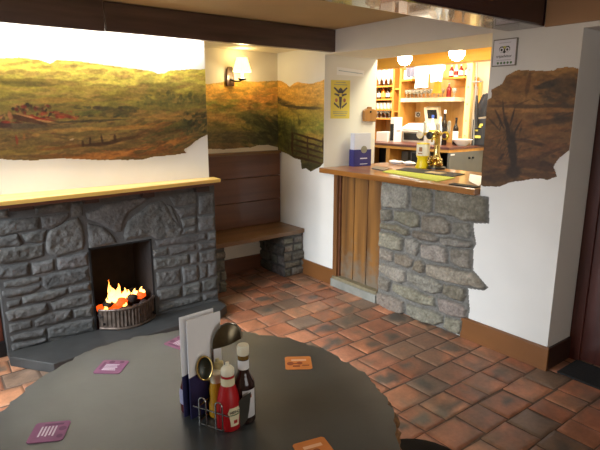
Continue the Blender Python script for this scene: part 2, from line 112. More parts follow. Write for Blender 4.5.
def wood(name, c1, c2, axis='x', rough=.4, coat=.2, scale=6):
    st = {'x': (.6, 9, 9), 'y': (9, .6, 9), 'z': (9, 9, .6)}[axis]
    return mat(name, c1, rough, var=0, scale=scale/4, stretch=st, col2=c2, bump=.05, bscale=6, coat=coat)

class MB:
    def __init__(s): s.v = []; s.f = []; s.mi = []; s.cur = 0
    def add(s, vs, fs):
        o = len(s.v); s.v += [tuple(v) for v in vs]; s.f += [tuple(i+o for i in f) for f in fs]; s.mi += [s.cur]*len(fs); return s
    def box(s, x0, x1, y0, y1, z0, z1, M=None):
        vs = [Vector((x, y, z)) for x in (x0, x1) for y in (y0, y1) for z in (z0, z1)]
        if M: vs = [M @ v for v in vs]
        return s.add(vs, [(0,1,3,2), (4,6,7,5), (0,4,5,1), (2,3,7,6), (0,2,6,4), (1,5,7,3)])
    def lathe(s, prof, n=20, M=None, cap=True):
        M = M or Matrix(); vs = []; fs = []
        for r, z in prof:
            for k in range(n):
                a = 2*math.pi*k/n; vs.append(M @ Vector((r*math.cos(a), r*math.sin(a), z)))
        for i in range(len(prof)-1):
            for k in range(n):
                k2 = (k+1) % n; fs.append((i*n+k, i*n+k2, (i+1)*n+k2, (i+1)*n+k))
        if cap:
            fs.append(tuple(reversed(range(n)))); j = (len(prof)-1)*n; fs.append(tuple(j+k for k in range(n)))
        return s.add(vs, fs)
    def tube(s, pts, r, n=8, closed=False):
        P = [Vector(p) for p in pts]; vs = []; fs = []; m = len(P); prev = None
        for i, p in enumerate(P):
            if closed: d = P[(i+1) % m]-P[i-1]
            else: d = P[min(i+1, m-1)]-P[max(i-1, 0)]
            d.normalize()
            if prev is None:
                a = d.orthogonal().normalized()
            else:
                a = (prev - d*prev.dot(d)).normalized()
            prev = a; b = d.cross(a); rr = r[i] if isinstance(r, (list, tuple)) else r
            for k in range(n):
                t = 2*math.pi*k/n; vs.append(p + a*rr*math.cos(t) + b*rr*math.sin(t))
        for i in range(m if closed else m-1):
            j = (i+1) % m
            for k in range(n):
                k2 = (k+1) % n; fs.append((i*n+k, i*n+k2, j*n+k2, j*n+k))
        if not closed:
            fs.append(tuple(reversed(range(n)))); fs.append(tuple((m-1)*n+k for k in range(n)))
        return s.add(vs, fs)
    def prism(s, poly, M, d):          # poly in local XY, extruded +Z by d
        n = len(poly); vs = [M @ Vector((x, y, 0)) for x, y in poly] + [M @ Vector((x, y, d)) for x, y in poly]
        return s.add(vs, [tuple(reversed(range(n))), tuple(range(n, 2*n))] + [(k, (k+1) % n, n+(k+1) % n, n+k) for k in range(n)])
    def blob(s, c, r, seed=0, amp=.25, sx=1, sy=1, sz=1, sub=2):
        bm = bmesh.new(); bmesh.ops.create_icosphere(bm, subdivisions=sub, radius=1); rnd = random.Random(seed)
        ph = [rnd.uniform(0, 6) for _ in range(6)]
        for v in bm.verts:
            q = 1 + amp*(math.sin(3*v.co.x+ph[0])+math.sin(4*v.co.y+ph[1])+math.sin(3.5*v.co.z+ph[2]))/2
            v.co = v.co*q
        bm.verts.index_update()
        s.add([(c[0]+v.co.x*r*sx, c[1]+v.co.y*r*sy, c[2]+v.co.z*r*sz) for v in bm.verts], [tuple(v.index for v in f.verts) for f in bm.faces]); bm.free(); return s
    def build(s, name, mats, parent=None, bevel=0, smooth=False, seg=2, weld=False):
        me = bpy.data.meshes.new(name); me.from_pydata(s.v, [], s.f)
        bm = bmesh.new(); bm.from_mesh(me)
        for f, i in zip(bm.faces, s.mi): f.material_index = i
        bmesh.ops.recalc_face_normals(bm, faces=bm.faces)
        if bevel: bmesh.ops.bevel(bm, geom=list(bm.edges), offset=bevel, segments=seg, affect='EDGES', profile=.6, clamp_overlap=True)
        bm.to_mesh(me); bm.free()
        for m in (mats if isinstance(mats, (list, tuple)) else [mats]): me.materials.append(m)
        if smooth:
            me.polygons.foreach_set('use_smooth', [True]*len(me.polygons))
            try: me.set_sharp_from_angle(angle=R(45))
            except Exception: pass
        o = bpy.data.objects.new(name, me); C.objects.link(o)
        if parent:
            o.parent = parent
            o.matrix_parent_inverse = Matrix.Translation(-Vector(parent.location))
        return o
def each(b, name, mats, parent=None, **k):      # every loose piece of a builder becomes a part of its own
    par = list(range(len(b.v)))
    def find(i):
        while par[i] != i: par[i] = par[par[i]]; i = par[i]
        return i
    for f in b.f:
        for i in f[1:]: par[find(i)] = find(f[0])
    groups = {}
    for f in b.f: groups.setdefault(find(f[0]), []).append(f)
    out = []
    for fs in groups.values():
        u = sorted({i for f in fs for i in f}); mp = {i: j for j, i in enumerate(u)}; m = MB()
        m.add([b.v[i] for i in u], [tuple(mp[i] for i in f) for f in fs]); out.append(m.build(name, mats, parent, **k))
    return out
def tag(o, label=None, cat=None, group=None, kind=None):
    for k, v in (('label', label), ('category', cat), ('group', group), ('kind', kind)):
        if v: o[k] = v
    return o
def thing(name, label, cat, loc, group=None):
    o = bpy.data.objects.new(name, None); o.empty_display_size = .05; C.objects.link(o); o.location = loc
    return tag(o, label, cat, group)
def kids(o): return [c for c in C.objects if c.parent == o]
def copy_tree(o, delta, label=None, rot=None, parent=None, _top=True):
    c = o.copy(); C.objects.link(c)
    if parent:
        c.parent = parent; c.matrix_parent_inverse = o.matrix_parent_inverse.copy()
    if _top:
        c.location = Vector(o.location)+Vector(delta)
        if label: c['label'] = label
    for ch in kids(o):
        if ch is not c: copy_tree(ch, (0, 0, 0), None, None, c, False)
    return c
def struct(o, label=None): o['kind'] = 'structure'; return o
def gridmesh(name, V, nu, nv, keep, col, m, parent=None, flip=False):
    idx = np.arange(nu*nv).reshape(nu, nv)
    a = idx[:-1, :-1]; b = idx[1:, :-1]; c = idx[1:, 1:]; d = idx[:-1, 1:]
    q = np.stack([a, b, c, d], -1).reshape(-1, 4)
    if flip: q = q[:, ::-1]
    k = keep.reshape(-1)
    q = q[k[q].all(1)]
    used = np.unique(q); rm = -np.ones(nu*nv, int); rm[used] = np.arange(len(used)); q = rm[q]
    Vv = V.reshape(-1, 3)[used]
    me = bpy.data.meshes.new(name); me.from_pydata(Vv.tolist(), [], q.tolist())
    ca = me.color_attributes.new('Col', 'FLOAT_COLOR', 'POINT')
    cc = np.ones((len(used), 4), np.float32); cc[:, :3] = linA(col.reshape(-1, 3)[used]); ca.data.foreach_set('color', cc.ravel())
    me.materials.append(m); me.polygons.foreach_set('use_smooth', [True]*len(me.polygons))
    o = bpy.data.objects.new(name, me); C.objects.link(o)
    if parent: o.parent = parent; o.matrix_parent_inverse = Matrix.Translation(-Vector(parent.location))
    return o
def inside(poly, x, y):
    r = np.zeros(x.shape, bool); n = len(poly); j = n-1
    for i in range(n):
        xi, yi = poly[i]; xj, yj = poly[j]
        if yi != yj: r ^= ((yi > y) != (yj > y)) & (x < (xj-xi)*(y-yi)/(yj-yi)+xi)
        j = i
    return r
def pdist(poly, x, y):
    d = np.full(x.shape, 9.); n = len(poly)
    for i in range(n):
        ax, ay = poly[i]; bx, by = poly[(i+1) % n]; dx, dy = bx-ax, by-ay; l = dx*dx+dy*dy+1e-12
        t = np.clip(((x-ax)*dx+(y-ay)*dy)/l, 0, 1); d = np.minimum(d, np.hypot(x-ax-t*dx, y-ay-t*dy))
    return d
def stone_face(name, place, u0, u1, v0, v1, stones, outline, holes, base, mortar, m, parent=None, depth=.03, rim=.028, sp=.005, seed=3, flip=False, tint=12, warm=1, rough=1.):
    """rough stonework: every stone bulges out of the mortar; place(u,v,h) gives the point"""
    nu = int((u1-u0)/sp)+1; nv = int((v1-v0)/sp)+1
    U, Vv = np.meshgrid(np.linspace(u0, u1, nu), np.linspace(v0, v1, nv), indexing='ij')
    wu = U+.010*fbm(U*22, Vv*22, seed); wv = Vv+.010*fbm(U*22+9, Vv*22+4, seed+5)
    H = .005*fbm(U*30, Vv*30, seed+9); col = np.empty(U.shape+(3,)); col[:] = mortar
    col += 26*fbm(U*25, Vv*25, seed+2)[..., None]
    rnd = random.Random(seed)
    for k, poly in enumerate(stones):
        xs = [p[0] for p in poly]; ys = [p[1] for p in poly]
        iu = slice(max(0, int((min(xs)-.03-u0)/sp)), max(0, int((max(xs)+.03-u0)/sp)+2)); iv = slice(max(0, int((min(ys)-.03-v0)/sp)), max(0, int((max(ys)+.03-v0)/sp)+2))
        x = wu[iu, iv]; y = wv[iu, iv]
        if x.size == 0: continue
        ins = inside(poly, x, y); d = pdist(poly, x, y); t = np.clip(d/rim, 0, 1)
        dd = depth*rnd.uniform(.75, 1.25)
        tl = (rnd.uniform(-.12, .12), rnd.uniform(-.12, .12)); cx, cy = sum(xs)/len(xs), sum(ys)/len(ys)
        hh = dd*np.sqrt(np.clip(1-(1-t)**2, 0, 1)) + .3*(tl[0]*(x-cx)+tl[1]*(y-cy))*t + rough*(.026*fbm(x*14, y*14, seed+k)*t + .024*fbm(x*42, y*42, seed+k+50)*t)
        H[iu, iv] = np.where(ins, np.maximum(H[iu, iv], hh), H[iu, iv])
        c = np.array(base)+rnd.uniform(-tint, tint)+warm*np.array([rnd.uniform(-2, 4), rnd.uniform(-1, 2), rnd.uniform(-6, 1)])
        cc = c+42*fbm(x*16, y*16, seed+k+30)[..., None]+30*fbm(x*60, y*60, seed+k+40)[..., None]
        w = np.clip(t*3, 0, 1)[..., None]*ins[..., None]
        col[iu, iv] = col[iu, iv]*(1-w)+cc*w
    keep = np.ones(U.shape, bool)
    if outline:
        ins = inside(outline, wu, wv); d = pdist(outline, U, Vv)
        keep = ins | (d < .006); H = np.where(ins, H*np.clip(d/.012, 0, 1)-.005*(1-np.clip(d/.012, 0, 1)), -.0055)
    for (a, b, c2, d2) in holes: keep &= ~((U > a) & (U < b) & (Vv > c2) & (Vv < d2))
    P = place(U, Vv, H)
    return gridmesh(name, P, nu, nv, keep, col, m, parent, flip)
def rubble(u0, u1, v0, v1, ch, seed, ln=(.12, .3)):
    rnd = random.Random(seed); out = []; z = v0
    while z < v1-.02:
        h = min(ch*rnd.uniform(.75, 1.25), v1-z)
        if v1-z-h < .03: h = v1-z
        x = u0-rnd.uniform(0, .12)
        while x < u1:
            l = rnd.uniform(*ln); g = .006; j = lambda: rnd.uniform(-.006, .006)
            out.append([(x+g, z+g+j()), (x+l/2, z+g+j()), (x+l-g, z+g+j()), (x+l-g, z+h-g+j()), (x+l/2, z+h-g+j()), (x+g, z+h-g+j())]); x += l
        z += h
    return out
def text(body, size, parent, m, M, name='lettering', ext=.0006, align='CENTER'):
    cu = bpy.data.curves.new('t', 'FONT'); cu.body = body; cu.size = size; cu.extrude = ext; cu.align_x = align; cu.align_y = 'CENTER'
    t = bpy.data.objects.new('t', cu); C.objects.link(t); bpy.context.view_layer.update()
    me = bpy.data.meshes.new_from_object(t); bpy.data.objects.remove(t)
    me.transform(M); me.materials.append(m); me.name = name
    o = bpy.data.objects.new(name, me); C.objects.link(o)
    if parent: o.parent = parent; o.matrix_parent_inverse = Matrix.Translation(-Vector(parent.location))
    return o

# ------------------------------------------------------------------ shared materials
M_cream = mat('cream_plaster', (222, 212, 190), .85, var=.03, scale=3, bump=.12, bscale=14)
M_white = mat('white_plaster', (224, 222, 216), .8, var=.02, scale=3, bump=.15, bscale=12)
M_ceil = mat('ceiling_paint', (184, 162, 126), .85, var=.04, scale=2, bump=.1, bscale=10)
M_beam = mat('dark_beam_wood', (84, 63, 55), .35, var=.2, scale=3, stretch=(.5, 6, 6), bump=.1, bscale=8, coat=.3)
M_band = mat('tan_band', (168, 132, 98), .8, var=.04, scale=3)
M_fstone = mat('fire_stone', (90, 90, 90), .75, attr=True, var=.14, scale=60, bump=.35, bscale=90, spec=.3)
M_bstone = mat('bar_stone', (140, 132, 118), .85, attr=True, var=.22, scale=60, bump=.9, bscale=70, spec=.3)
M_tile = mat('quarry_tile', (150, 80, 50), .42, attr=True, var=.12, scale=40, bump=.15, bscale=50, spec=.45)
M_grout = mat('floor_grout', (96, 76, 62), .9, var=.15, scale=30)
M_paint = mat('mural_paint', (150, 110, 50), .5, attr=True, var=.10, scale=55, bump=.12, bscale=90, spec=.35)
M_skirt = mat('orange_brown_skirting', (124, 80, 42), .4, var=.06, scale=3, coat=.1)
M_pine = wood('varnished_pine_counter', (168, 114, 56), (128, 80, 34), 'y', .3, .4)
M_mantel = wood('varnished_mantel_pine', (234, 198, 110), (208, 160, 76), 'x', .3, .4)
M_door = wood('worn_pine_boards', (142, 98, 46), (86, 56, 26), 'z', .5, .1)
def weather(m, z0, z1, col):            # scuffed grey wear along the bottom of the boards
    nt = m.node_tree; N = nt.nodes; L = nt.links; bs = N['Principled BSDF']; src = bs.inputs['Base Color'].links[0].from_socket
    tc = N.new('ShaderNodeTexCoord'); sp = N.new('ShaderNodeSeparateXYZ'); L.new(tc.outputs['Object'], sp.inputs[0])
    nz = N.new('ShaderNodeTexNoise'); nz.inputs['Scale'].default_value = 14; L.new(tc.outputs['Object'], nz.inputs['Vector'])
    ad = N.new('ShaderNodeMath'); ad.operation = 'MULTIPLY_ADD'; ad.inputs[1].default_value = .9; L.new(nz.outputs['Fac'], ad.inputs[0]); L.new(sp.outputs['Z'], ad.inputs[2])
    mr = N.new('ShaderNodeMapRange'); mr.inputs[1].default_value = z0+.45; mr.inputs[2].default_value = z1+.45; mr.inputs[3].default_value = .85; mr.inputs[4].default_value = 0; L.new(ad.outputs[0], mr.inputs[0])
    mx = N.new('ShaderNodeMix'); mx.data_type = 'RGBA'; L.new(mr.outputs[0], mx.inputs[0]); L.new(src, mx.inputs[6]); mx.inputs[7].default_value = (*lin(col), 1); L.new(mx.outputs[2], bs.inputs['Base Color'])
weather(M_door, .06, .40, (112, 104, 90))
M_settle = wood('dark_settle_wood', (112, 70, 46), (84, 50, 32), 'x', .42, .2)
M_seat = wood('settle_seat_wood', (122, 88, 52), (92, 62, 34), 'x', .4, .25)
M_iron = mat('black_iron', (34, 30, 28), .5, .6, var=.2, scale=30)
M_bronze = mat('dark_bronze', (104, 90, 80), .42, .6, var=.25, scale=25)
M_chrome = mat('chrome_wire', (160, 160, 156), .25, 1, var=.03)
M_brass = mat('polished_brass', (206, 180, 116), .25, 1, var=.08, scale=20)
M_soot = mat('sooty_brick', (15, 13, 13), .9, var=.3, scale=14, bump=.3, bscale=20)
M_paper = mat('white_paper', (236, 236, 238), .7, var=.01)
M_black = mat('black_plastic', (26, 26, 28), .4, var=.05)
M_amber = wood('amber_pine', (222, 164, 72), (198, 132, 44), 'y', .45, .2)
M_amberz = wood('amber_pine_upright', (218, 164, 84), (194, 134, 58), 'z', .45, .2)

# ------------------------------------------------------------------ the room shell
b = MB(); b.box(-1.7, 6.0, -2.1, 5.7, -.12, -.006); fl = struct(b.build('floor', M_grout))
vs, fs, cols = [], [], []
vn = lambda a, b: float(vnoise(np.array(a), np.array(b), 3))
rnd = random.Random(11)
y = -1.06; row = 0
prof = [0, .035, .12, .3, .5, .7, .88, .965, 1]
while y < 4.35:
    x = -1.6 - rnd.uniform(0, .2)
    while x < 3.35:
        l = rnd.choice((.165, .19, .2, .205, .21, .235, .25)); g = rnd.uniform(.002, .0045); h = rnd.uniform(-.0015, .0015); tx, ty = rnd.uniform(-.004, .004), rnd.uniform(-.004, .004); q4 = [rnd.uniform(-.004, .004) for _ in range(4)]
        base = np.array(rnd.choice([(166, 110, 80), (172, 116, 86), (158, 100, 72), (176, 124, 92), (160, 106, 80), (152, 98, 72), (166, 108, 76)]), float)+rnd.uniform(-6, 6)
        patch = rnd.random() < .26; worn = rnd.random() < .12; px, py = rnd.uniform(.3, .7), rnd.uniform(.35, .65); pr = rnd.uniform(.16, .34); ps = rnd.uniform(1., 1.8)
        if worn: base = np.array((124, 100, 82), float)+rnd.uniform(-8, 8)
        o = len(vs); n = len(prof)
        for i, u in enumerate(prof):
            for j, v in enumerate(prof):
                e = min(u, 1-u, v, 1-v); z = h - (.006 if e < .01 else (.0012 if e < .04 else 0)) + tx*(u-.5)+ty*(v-.5)
                X = x+g+u*(l-2*g)+(q4[0]*(1-u)+q4[1]*u)*v*1.3; Y = y+g+v*(.195-2*g)+(q4[2]*(1-v)+q4[3]*v)*u+.010*math.sin(1.1*x+y*2)
                vs.append((X, Y, z)); c = base.copy()
                if patch:
                    d = math.hypot((u-px)/ps+.35*(vn(X*16, Y*16)-.5), v-py+.35*(vn(X*16+7, Y*16)-.5))/pr; w = max(0, min(1, (1.25-d)*2.2))*.8; c = c*(1-w)+np.array((76, 74, 68))*w
                if e < .04: c = c*.92
                cols.append(c)
        for i in range(n-1):
            for j in range(n-1): fs.append((o+i*n+j, o+(i+1)*n+j, o+(i+1)*n+j+1, o+i*n+j+1))
        x += l
    y += .195; row += 1
me = bpy.data.meshes.new('floor_tiles'); me.from_pydata(vs, [], fs)
cols = np.array(cols); XY = np.array(vs)[:, :2]
cols = cols*(1+.45*fbm(XY[:, 0]*14, XY[:, 1]*14, 5)+.35*fbm(XY[:, 0]*3, XY[:, 1]*3, 9))[:, None]
wm = (np.clip((fbm(XY[:, 0]*3.2+4, XY[:, 1]*3.2, 33)+.5*fbm(XY[:, 0]*18, XY[:, 1]*18, 34)-.02+.16*np.clip((XY[:, 0]-2.55)/.3, 0, 1)*(XY[:, 1] < 2.6))*3.2, 0, .65))[:, None]; cols = cols*(1-wm)+np.array((116, 96, 80))*wm
ca = me.color_attributes.new('Col', 'FLOAT_COLOR', 'POINT'); cc = np.ones((len(vs), 4), np.float32); cc[:, :3] = linA(cols); ca.data.foreach_set('color', cc.ravel())
me.materials.append(M_tile); me.polygons.foreach_set('use_smooth', [True]*len(me.polygons))
ft = bpy.data.objects.new('floor_tiles', me); C.objects.link(ft); ft.parent = fl

b = MB(); b.box(-1.7, 3.7, -2.1, 3.62, 2.273, 2.4); struct(b.build('ceiling', M_ceil))
b = MB(); b.box(1.866, 3.03, 3.62, 4.36, 2.15, 2.3); struct(b.build('ceiling_alcove', M_cream))
b = MB(); b.box(3.69, 5.9, 1.0, 5.6, 2.34, 2.45); struct(b.build('ceiling_bar', M_cream))
# chimney breast plaster over the stone fireplace, alcove back wall
b = MB(); b.box(.34, 1.866, 3.62, 4.36, 1.07, 2.3); struct(b.build('wall_chimney', M_white))
b = MB(); b.box(-1.7, 3.04, 4.354, 4.5, 0, 2.3); struct(b.build('wall_back', M_cream))
# bar wall with hatch, split door and doorway
def wallbox(nm, *a): b = MB(); b.box(*a); struct(b.build(nm, M_white))
class _W:
    k = 0
    def box(s, *a): _W.k += 1; wallbox(['wall_alcove', 'wall_hatch_left', 'wall_behind_hatch', 'wall_under_hatch', 'wall_lintel', 'wall_right', 'wall_over_doorway', 'wall_right_near'][_W.k-1], *a)
b = _W()
b.box(3.04, 3.69, 3.624, 4.5, 0, 2.4)                    # beside alcove
b.box(3.04, 3.69, 3.46, 3.624, 0, 1.045)                 # under hatch, left of the door
b.box(3.40, 3.69, 2.884, 3.46, 0, 1.045)                  # behind the boarded door
b.box(3.04, 3.69, 1.985, 2.884, 0, 1.045)                 # under hatch, behind stone
b.box(3.04, 3.69, 1.985, 3.624, 2.08, 2.4)               # lintel
b.box(3.04, 3.69, 1.427, 1.985, 0, 2.4)                  # pier
b.box(3.04, 3.69, -2.1, 1.427, 2.045, 2.4)               # over doorway
b.box(3.04, 3.69, -2.1, .40, 0, 2.045)                   # beyond doorway
b = MB(); b.box(3.02, 3.04, .3, 1.64, 2.073, 2.273); struct(b.build('trim_1', M_band))  # tan band standing slightly proud of the wall above the doorway
# left and rear walls with windows
b = MB()
b.box(-1.33, -1.20, -2.1, 1.6, 0, 2.3); b.box(-1.33, -1.20, 3.4, 4.5, 0, 2.3); b.box(-1.33, -1.20, 1.6, 3.4, 0, .86); b.box(-1.33, -1.20, 1.6, 3.4, 1.98, 2.3)
struct(b.build('wall_left', M_cream))
b = MB()
b.box(-1.2, -.2, -2.15, -2.02, 0, 2.3); b.box(1.6, 3.7, -2.15, -2.02, 0, 2.3); b.box(-.2, 1.6, -2.15, -2.02, 0, .88); b.box(-.2, 1.6, -2.15, -2.02, 1.96, 2.3)
struct(b.build('wall_rear', M_cream))
M_wf = mat('white_gloss_paint', (230, 228, 220), .35, var=.02)
b = MB()
for yy in (1.6, 2.18, 2.78, 3.36): b.box(-1.28, -1.23, yy, yy+.04, .86, 1.98)
for zz in (.86, 1.40, 1.94): b.box(-1.28, -1.23, 1.6, 3.4, zz, zz+.04)
struct(b.build('window_1', M_wf))
b = MB()
for xx in (-.2, .38, .97, 1.56): b.box(xx, xx+.04, -2.10, -2.05, .88, 1.96)
for zz in (.88, 1.40, 1.92): b.box(-.2, 1.6, -2.10, -2.05, zz, zz+.04)
struct(b.build('window_2', M_wf))
# bar room shell
b = MB(); b.box(5.8, 5.95, 1.0, 5.6, 0, 2.4); struct(b.build('wall_bar_back', M_cream))
b = MB(); b.box(3.69, 5.8, 5.5, 5.6, 0, 2.4); struct(b.build('wall_bar_left', M_cream))
b = MB(); b.box(3.69, 5.8, 1.0, 1.1, 0, 2.4); struct(b.build('wall_bar_right', M_cream))
# beams
b = MB(); b.box(-1.2, 1.105, 3.484, 3.55, 2.086, 2.273); b.box(1.112, 3.04, 3.488, 3.55, 2.089, 2.268)
struct(b.build('trim_2', M_beam, bevel=.004))
M_beam2 = mat('glossy_beam_wood', (52, 30, 32), .22, var=.2, scale=3, stretch=(.5, 6, 6), bump=.12, bscale=9, coat=.6)
b = MB(); b.box(.2, 3.04, 1.647, 1.885, 2.075, 2.273); struct(b.build('trim_3', M_beam2, bevel=.012))
# skirting
b = MB(); b.box(3.022, 3.04, 1.410, 2.05, 0, .15); b.box(3.028, 3.04, 1.412, 2.05, .15, .157)
b2 = MB(); b2.box(3.040, 3.325, 1.412, 1.427, 0, .15); struct(b2.build('baseboard_jamb', mat('dark_brown_skirting', (58, 36, 28), .4, var=.06), bevel=.003)); struct(b.build('baseboard_right', M_skirt, bevel=.003))
b = MB(); b.box(3.024, 3.04, 3.46, 3.94, 0, .152); struct(b.build('baseboard_hatch', M_skirt, bevel=.003))
b = MB(); b.box(1.9, 3.03, 4.33, 4.354, 0, .15); struct(b.build('baseboard_alcove', M_settle, bevel=.003))
# door in the recess
M_rdoor = mat('dark_red_brown_gloss', (72, 34, 26), .32, var=.15, scale=4, stretch=(6, 6, .6), coat=.3)
b = MB(); b.box(3.34, 3.40, .40, 1.427, .012, 2.045)
dr = struct(b.build('door_1', M_rdoor))
b = MB()
for (y0, y1, z0, z1) in ((1.35, 1.425, .0, 2.045), (.41, .48, 0, 2.045)): b.box(3.325, 3.35, y0, y1, z0, z1)
b.box(3.325, 3.35, .48, 1.34, 1.975, 2.045); b.build('door_frame', M_rdoor, dr, bevel=.004)
b = MB()
for (z0, z1) in ((.22, .60), (.70, 1.02), (1.14, 1.85)):
    for (y0, y1) in ((.95, 1.24), (.55, .85)):
        b.box(3.326, 3.342, y0, y1, z0, z0+.025); b.box(3.326, 3.342, y0, y1, z1-.025, z1); b.box(3.326, 3.342, y0, y0+.025, z0, z1); b.box(3.326, 3.342, y1-.025, y1, z0, z1)
each(b, 'panel_moulding', M_rdoor, dr, bevel=.004)
b = MB(); b.box(3.06, 3.32, .45, 1.36, 0, .014); tag(b.build('door_mat', mat('black_rubber_mat', (30, 29, 28), .9, var=.2, scale=60, bump=.4, bscale=120), bevel=.004), 'black doormat on the tiles in front of the dark red door', 'doormat')

# ------------------------------------------------------------------ murals painted on the plaster
def mural(name, place, outline, strokes, stops, label, sp=.004, seed=1, flip=False, dabs=(), lo=-9, hi=9, top=.022, tol=.05):
    outline = [(lo-.03 if p[0] < lo+tol else hi+.03 if p[0] > hi-tol else p[0], p[1]) for p in outline]
    us = [p[0] for p in outline]; vs = [p[1] for p in outline]; u0, u1, v0, v1 = min(us), max(us), min(vs), max(vs)
    nu = int((u1-u0)/sp)+2; nv = int((v1-v0)/sp)+2
    U, V = np.meshgrid(np.linspace(u0-sp, u1+sp, nu), np.linspace(v0-sp, v1+sp, nv), indexing='ij')
    t = (V-v0)/(v1-v0) + .12*fbm(U*4, V*9, seed)
    col = np.stack([np.interp(t, [s[0] for s in stops], [s[1][k] for s in stops]) for k in range(3)], -1)
    wu = U+.05*fbm(U*9, V*14, seed+3)+.02*fbm(U*40, V*50, seed+4); wv = V+.03*fbm(U*9+5, V*14+2, seed+6)+.012*fbm(U*40, V*50, seed+8)
    def stroke(col, cu, cv, ru, rv, an, c, a):
        ca, sa = math.cos(R(an)), math.sin(R(an)); k = min(1, min(ru, rv)/.03)
        X = U+(wu-U)*k-cu; Y = V+(wv-V)*k-cv
        d = ((X*ca+Y*sa)/ru)**2 + ((-X*sa+Y*ca)/rv)**2
        w = np.clip((1.35-d)/.8, 0, 1)*a
        return col*(1-w[..., None])+np.array(c)*w[..., None]
    for t_ in strokes:
        if min(t_[2:4]) >= top: col = stroke(col, *t_)
    rr = random.Random(seed)
    for (a0, a1, b0, b1, nn, w0, w1, h0, h1, an, pal, al) in dabs:       # small loose brush dabs
        for _ in range(nn):
            cu, cv = rr.uniform(a0, a1), rr.uniform(b0, b1); ru, rv = rr.uniform(w0, w1), rr.uniform(h0, h1); an2 = R(an+rr.uniform(-14, 14)); c = pal[rr.randrange(len(pal))]
            m_ = max(ru, rv)*1.3; iu = slice(max(0, int((cu-m_-u0)/sp)), max(0, int((cu+m_-u0)/sp)+2)); iv = slice(max(0, int((cv-m_-v0)/sp)), max(0, int((cv+m_-v0)/sp)+2))
            X = U[iu, iv]-cu+.006*fbm(U[iu, iv]*50, V[iu, iv]*50, seed+2); Y = V[iu, iv]-cv+.006*fbm(U[iu, iv]*50+3, V[iu, iv]*50, seed+2)
            if X.size == 0: continue
            ca, sa = math.cos(an2), math.sin(an2)
            w = np.clip((1.3-((X*ca+Y*sa)/ru)**2-((-X*sa+Y*ca)/rv)**2)/.7, 0, 1)*al*rr.uniform(.5, 1)
            col[iu, iv] = col[iu, iv]*(1-w[..., None])+np.array(c)*w[..., None]
    for t_ in strokes:
        if min(t_[2:4]) < top: col = stroke(col, *t_)
    col = col*(1+.42*fbm(U*14, V*45, seed+20)+.30*fbm(U*60, V*90, seed+21))[..., None]
    keep = inside(outline, U+.008*fbm(U*30, V*30, seed+11), V+.008*fbm(U*30, V*30, seed+12))
    o = gridmesh(name, place(np.clip(U, lo, hi), V), nu, nv, keep, col, M_paint, None, flip)
    return tag(o, label, 'mural')
st1 = lambda *a: np.stack(a, -1)
mural('canal_mural', lambda u, v: st1(u, 0*u+3.617, v), M1O, M1S, [(0, (104, 78, 40)), (.2, (106, 86, 46)), (.4, (122, 104, 54)), (.55, (132, 118, 54)), (.75, (176, 156, 62)), (1, (220, 204, 84))],
      'long landscape mural with a red canal boat above the mantel shelf', seed=1, dabs=M1D, lo=.342, hi=1.865, tol=.025)
mural('fields_mural', lambda u, v: st1(u, 0*u+4.351, v), M2O, M2S, [(0, (128, 110, 68)), (.25, (120, 110, 64)), (.5, (164, 142, 74)), (.7, (176, 152, 80)), (1, (196, 162, 82))],
      'landscape mural of dark fields behind the lit wall lamp in the alcove', seed=31, dabs=M2D, lo=1.9, hi=3.039)
mural('gate_mural', lambda u, v: st1(0*u+3.0375, u, v), M3O, M3S, [(0, (86, 76, 42)), (.3, (118, 106, 50)), (.6, (140, 126, 58)), (.8, (180, 142, 66)), (1, (206, 156, 72))],
      'green landscape mural with a five-barred gate left of the yellow poster', seed=51, flip=True, dabs=M3D, lo=3.627, hi=4.353)
mural('tree_mural', lambda u, v: st1(0*u+3.0375, u, v), M4O, M4S, [(0, (84, 58, 31)), (.3, (92, 63, 35)), (.6, (118, 84, 48)), (1, (152, 110, 60))],
      'brown landscape mural with a bare tree between the hatch and the doorway', seed=71, flip=True, dabs=M4D, lo=1.429, hi=1.984, top=.045, tol=.02)

# ------------------------------------------------------------------ fireplace
fp = thing('fireplace', 'grey rough stone fireplace with a pine mantel shelf and slate hearth', 'fireplace', (1.13, 3.6, 0))
OX0, OX1, OZ1 = .915, 1.365, .672
stone_face('stone_surround', lambda u, v, h: st1(u, 3.605-h, v), .364, 1.90, .05, 1.05, FIRE_STONES, None, [(OX0, OX1, 0, OZ1)], (84, 84, 83), (80, 80, 79), M_fstone, fp, depth=.017, rim=.03, seed=5, tint=6, warm=.3, rough=.5)
b = MB()
b.box(.366, OX0, 3.602, 4.35, 0, 1.06); b.box(OX1, 1.898, 3.602, 4.35, 0, 1.06); b.box(OX0, OX1, 3.602, 4.35, OZ1, 1.06)
b.build('masonry_core', mat('grey_masonry', (78, 78, 77), .9, var=.15, scale=10, bump=.4, bscale=30), fp)
b = MB(); b.box(OX0, OX1, 3.98, 4.05, 0, OZ1); b.box(OX0, OX0+.012, 3.60, 3.98, 0, OZ1); b.box(OX1-.012, OX1, 3.60, 3.98, 0, OZ1); b.box(OX0, OX1, 3.6, 3.98, OZ1-.012, OZ1); b.box(OX0, OX1, 3.602, 4.0, .0, .068)
b.build('firebox', M_soot, fp)
poly = [(.362, 3.60), (.358, 3.52), (.56, 3.245), (.98, 3.285), (1.5, 3.33), (1.80, 3.385), (1.90, 3.46), (1.90, 3.60)]
b = MB(); b.prism(poly, Matrix(), .068); b.build('hearth', mat('hearth_slate', (60, 60, 59), .55, var=.12, scale=6, bump=.15, bscale=14), fp, bevel=.006)
b = MB(); b.prism([(.20, 3.617), (.20, 3.32), (1.0, 3.385), (1.895, 3.485), (1.905, 3.617)], Matrix.Translation((0, 0, 1.064)), .026)
b.build('mantel_shelf', M_mantel, fp, bevel=.003)
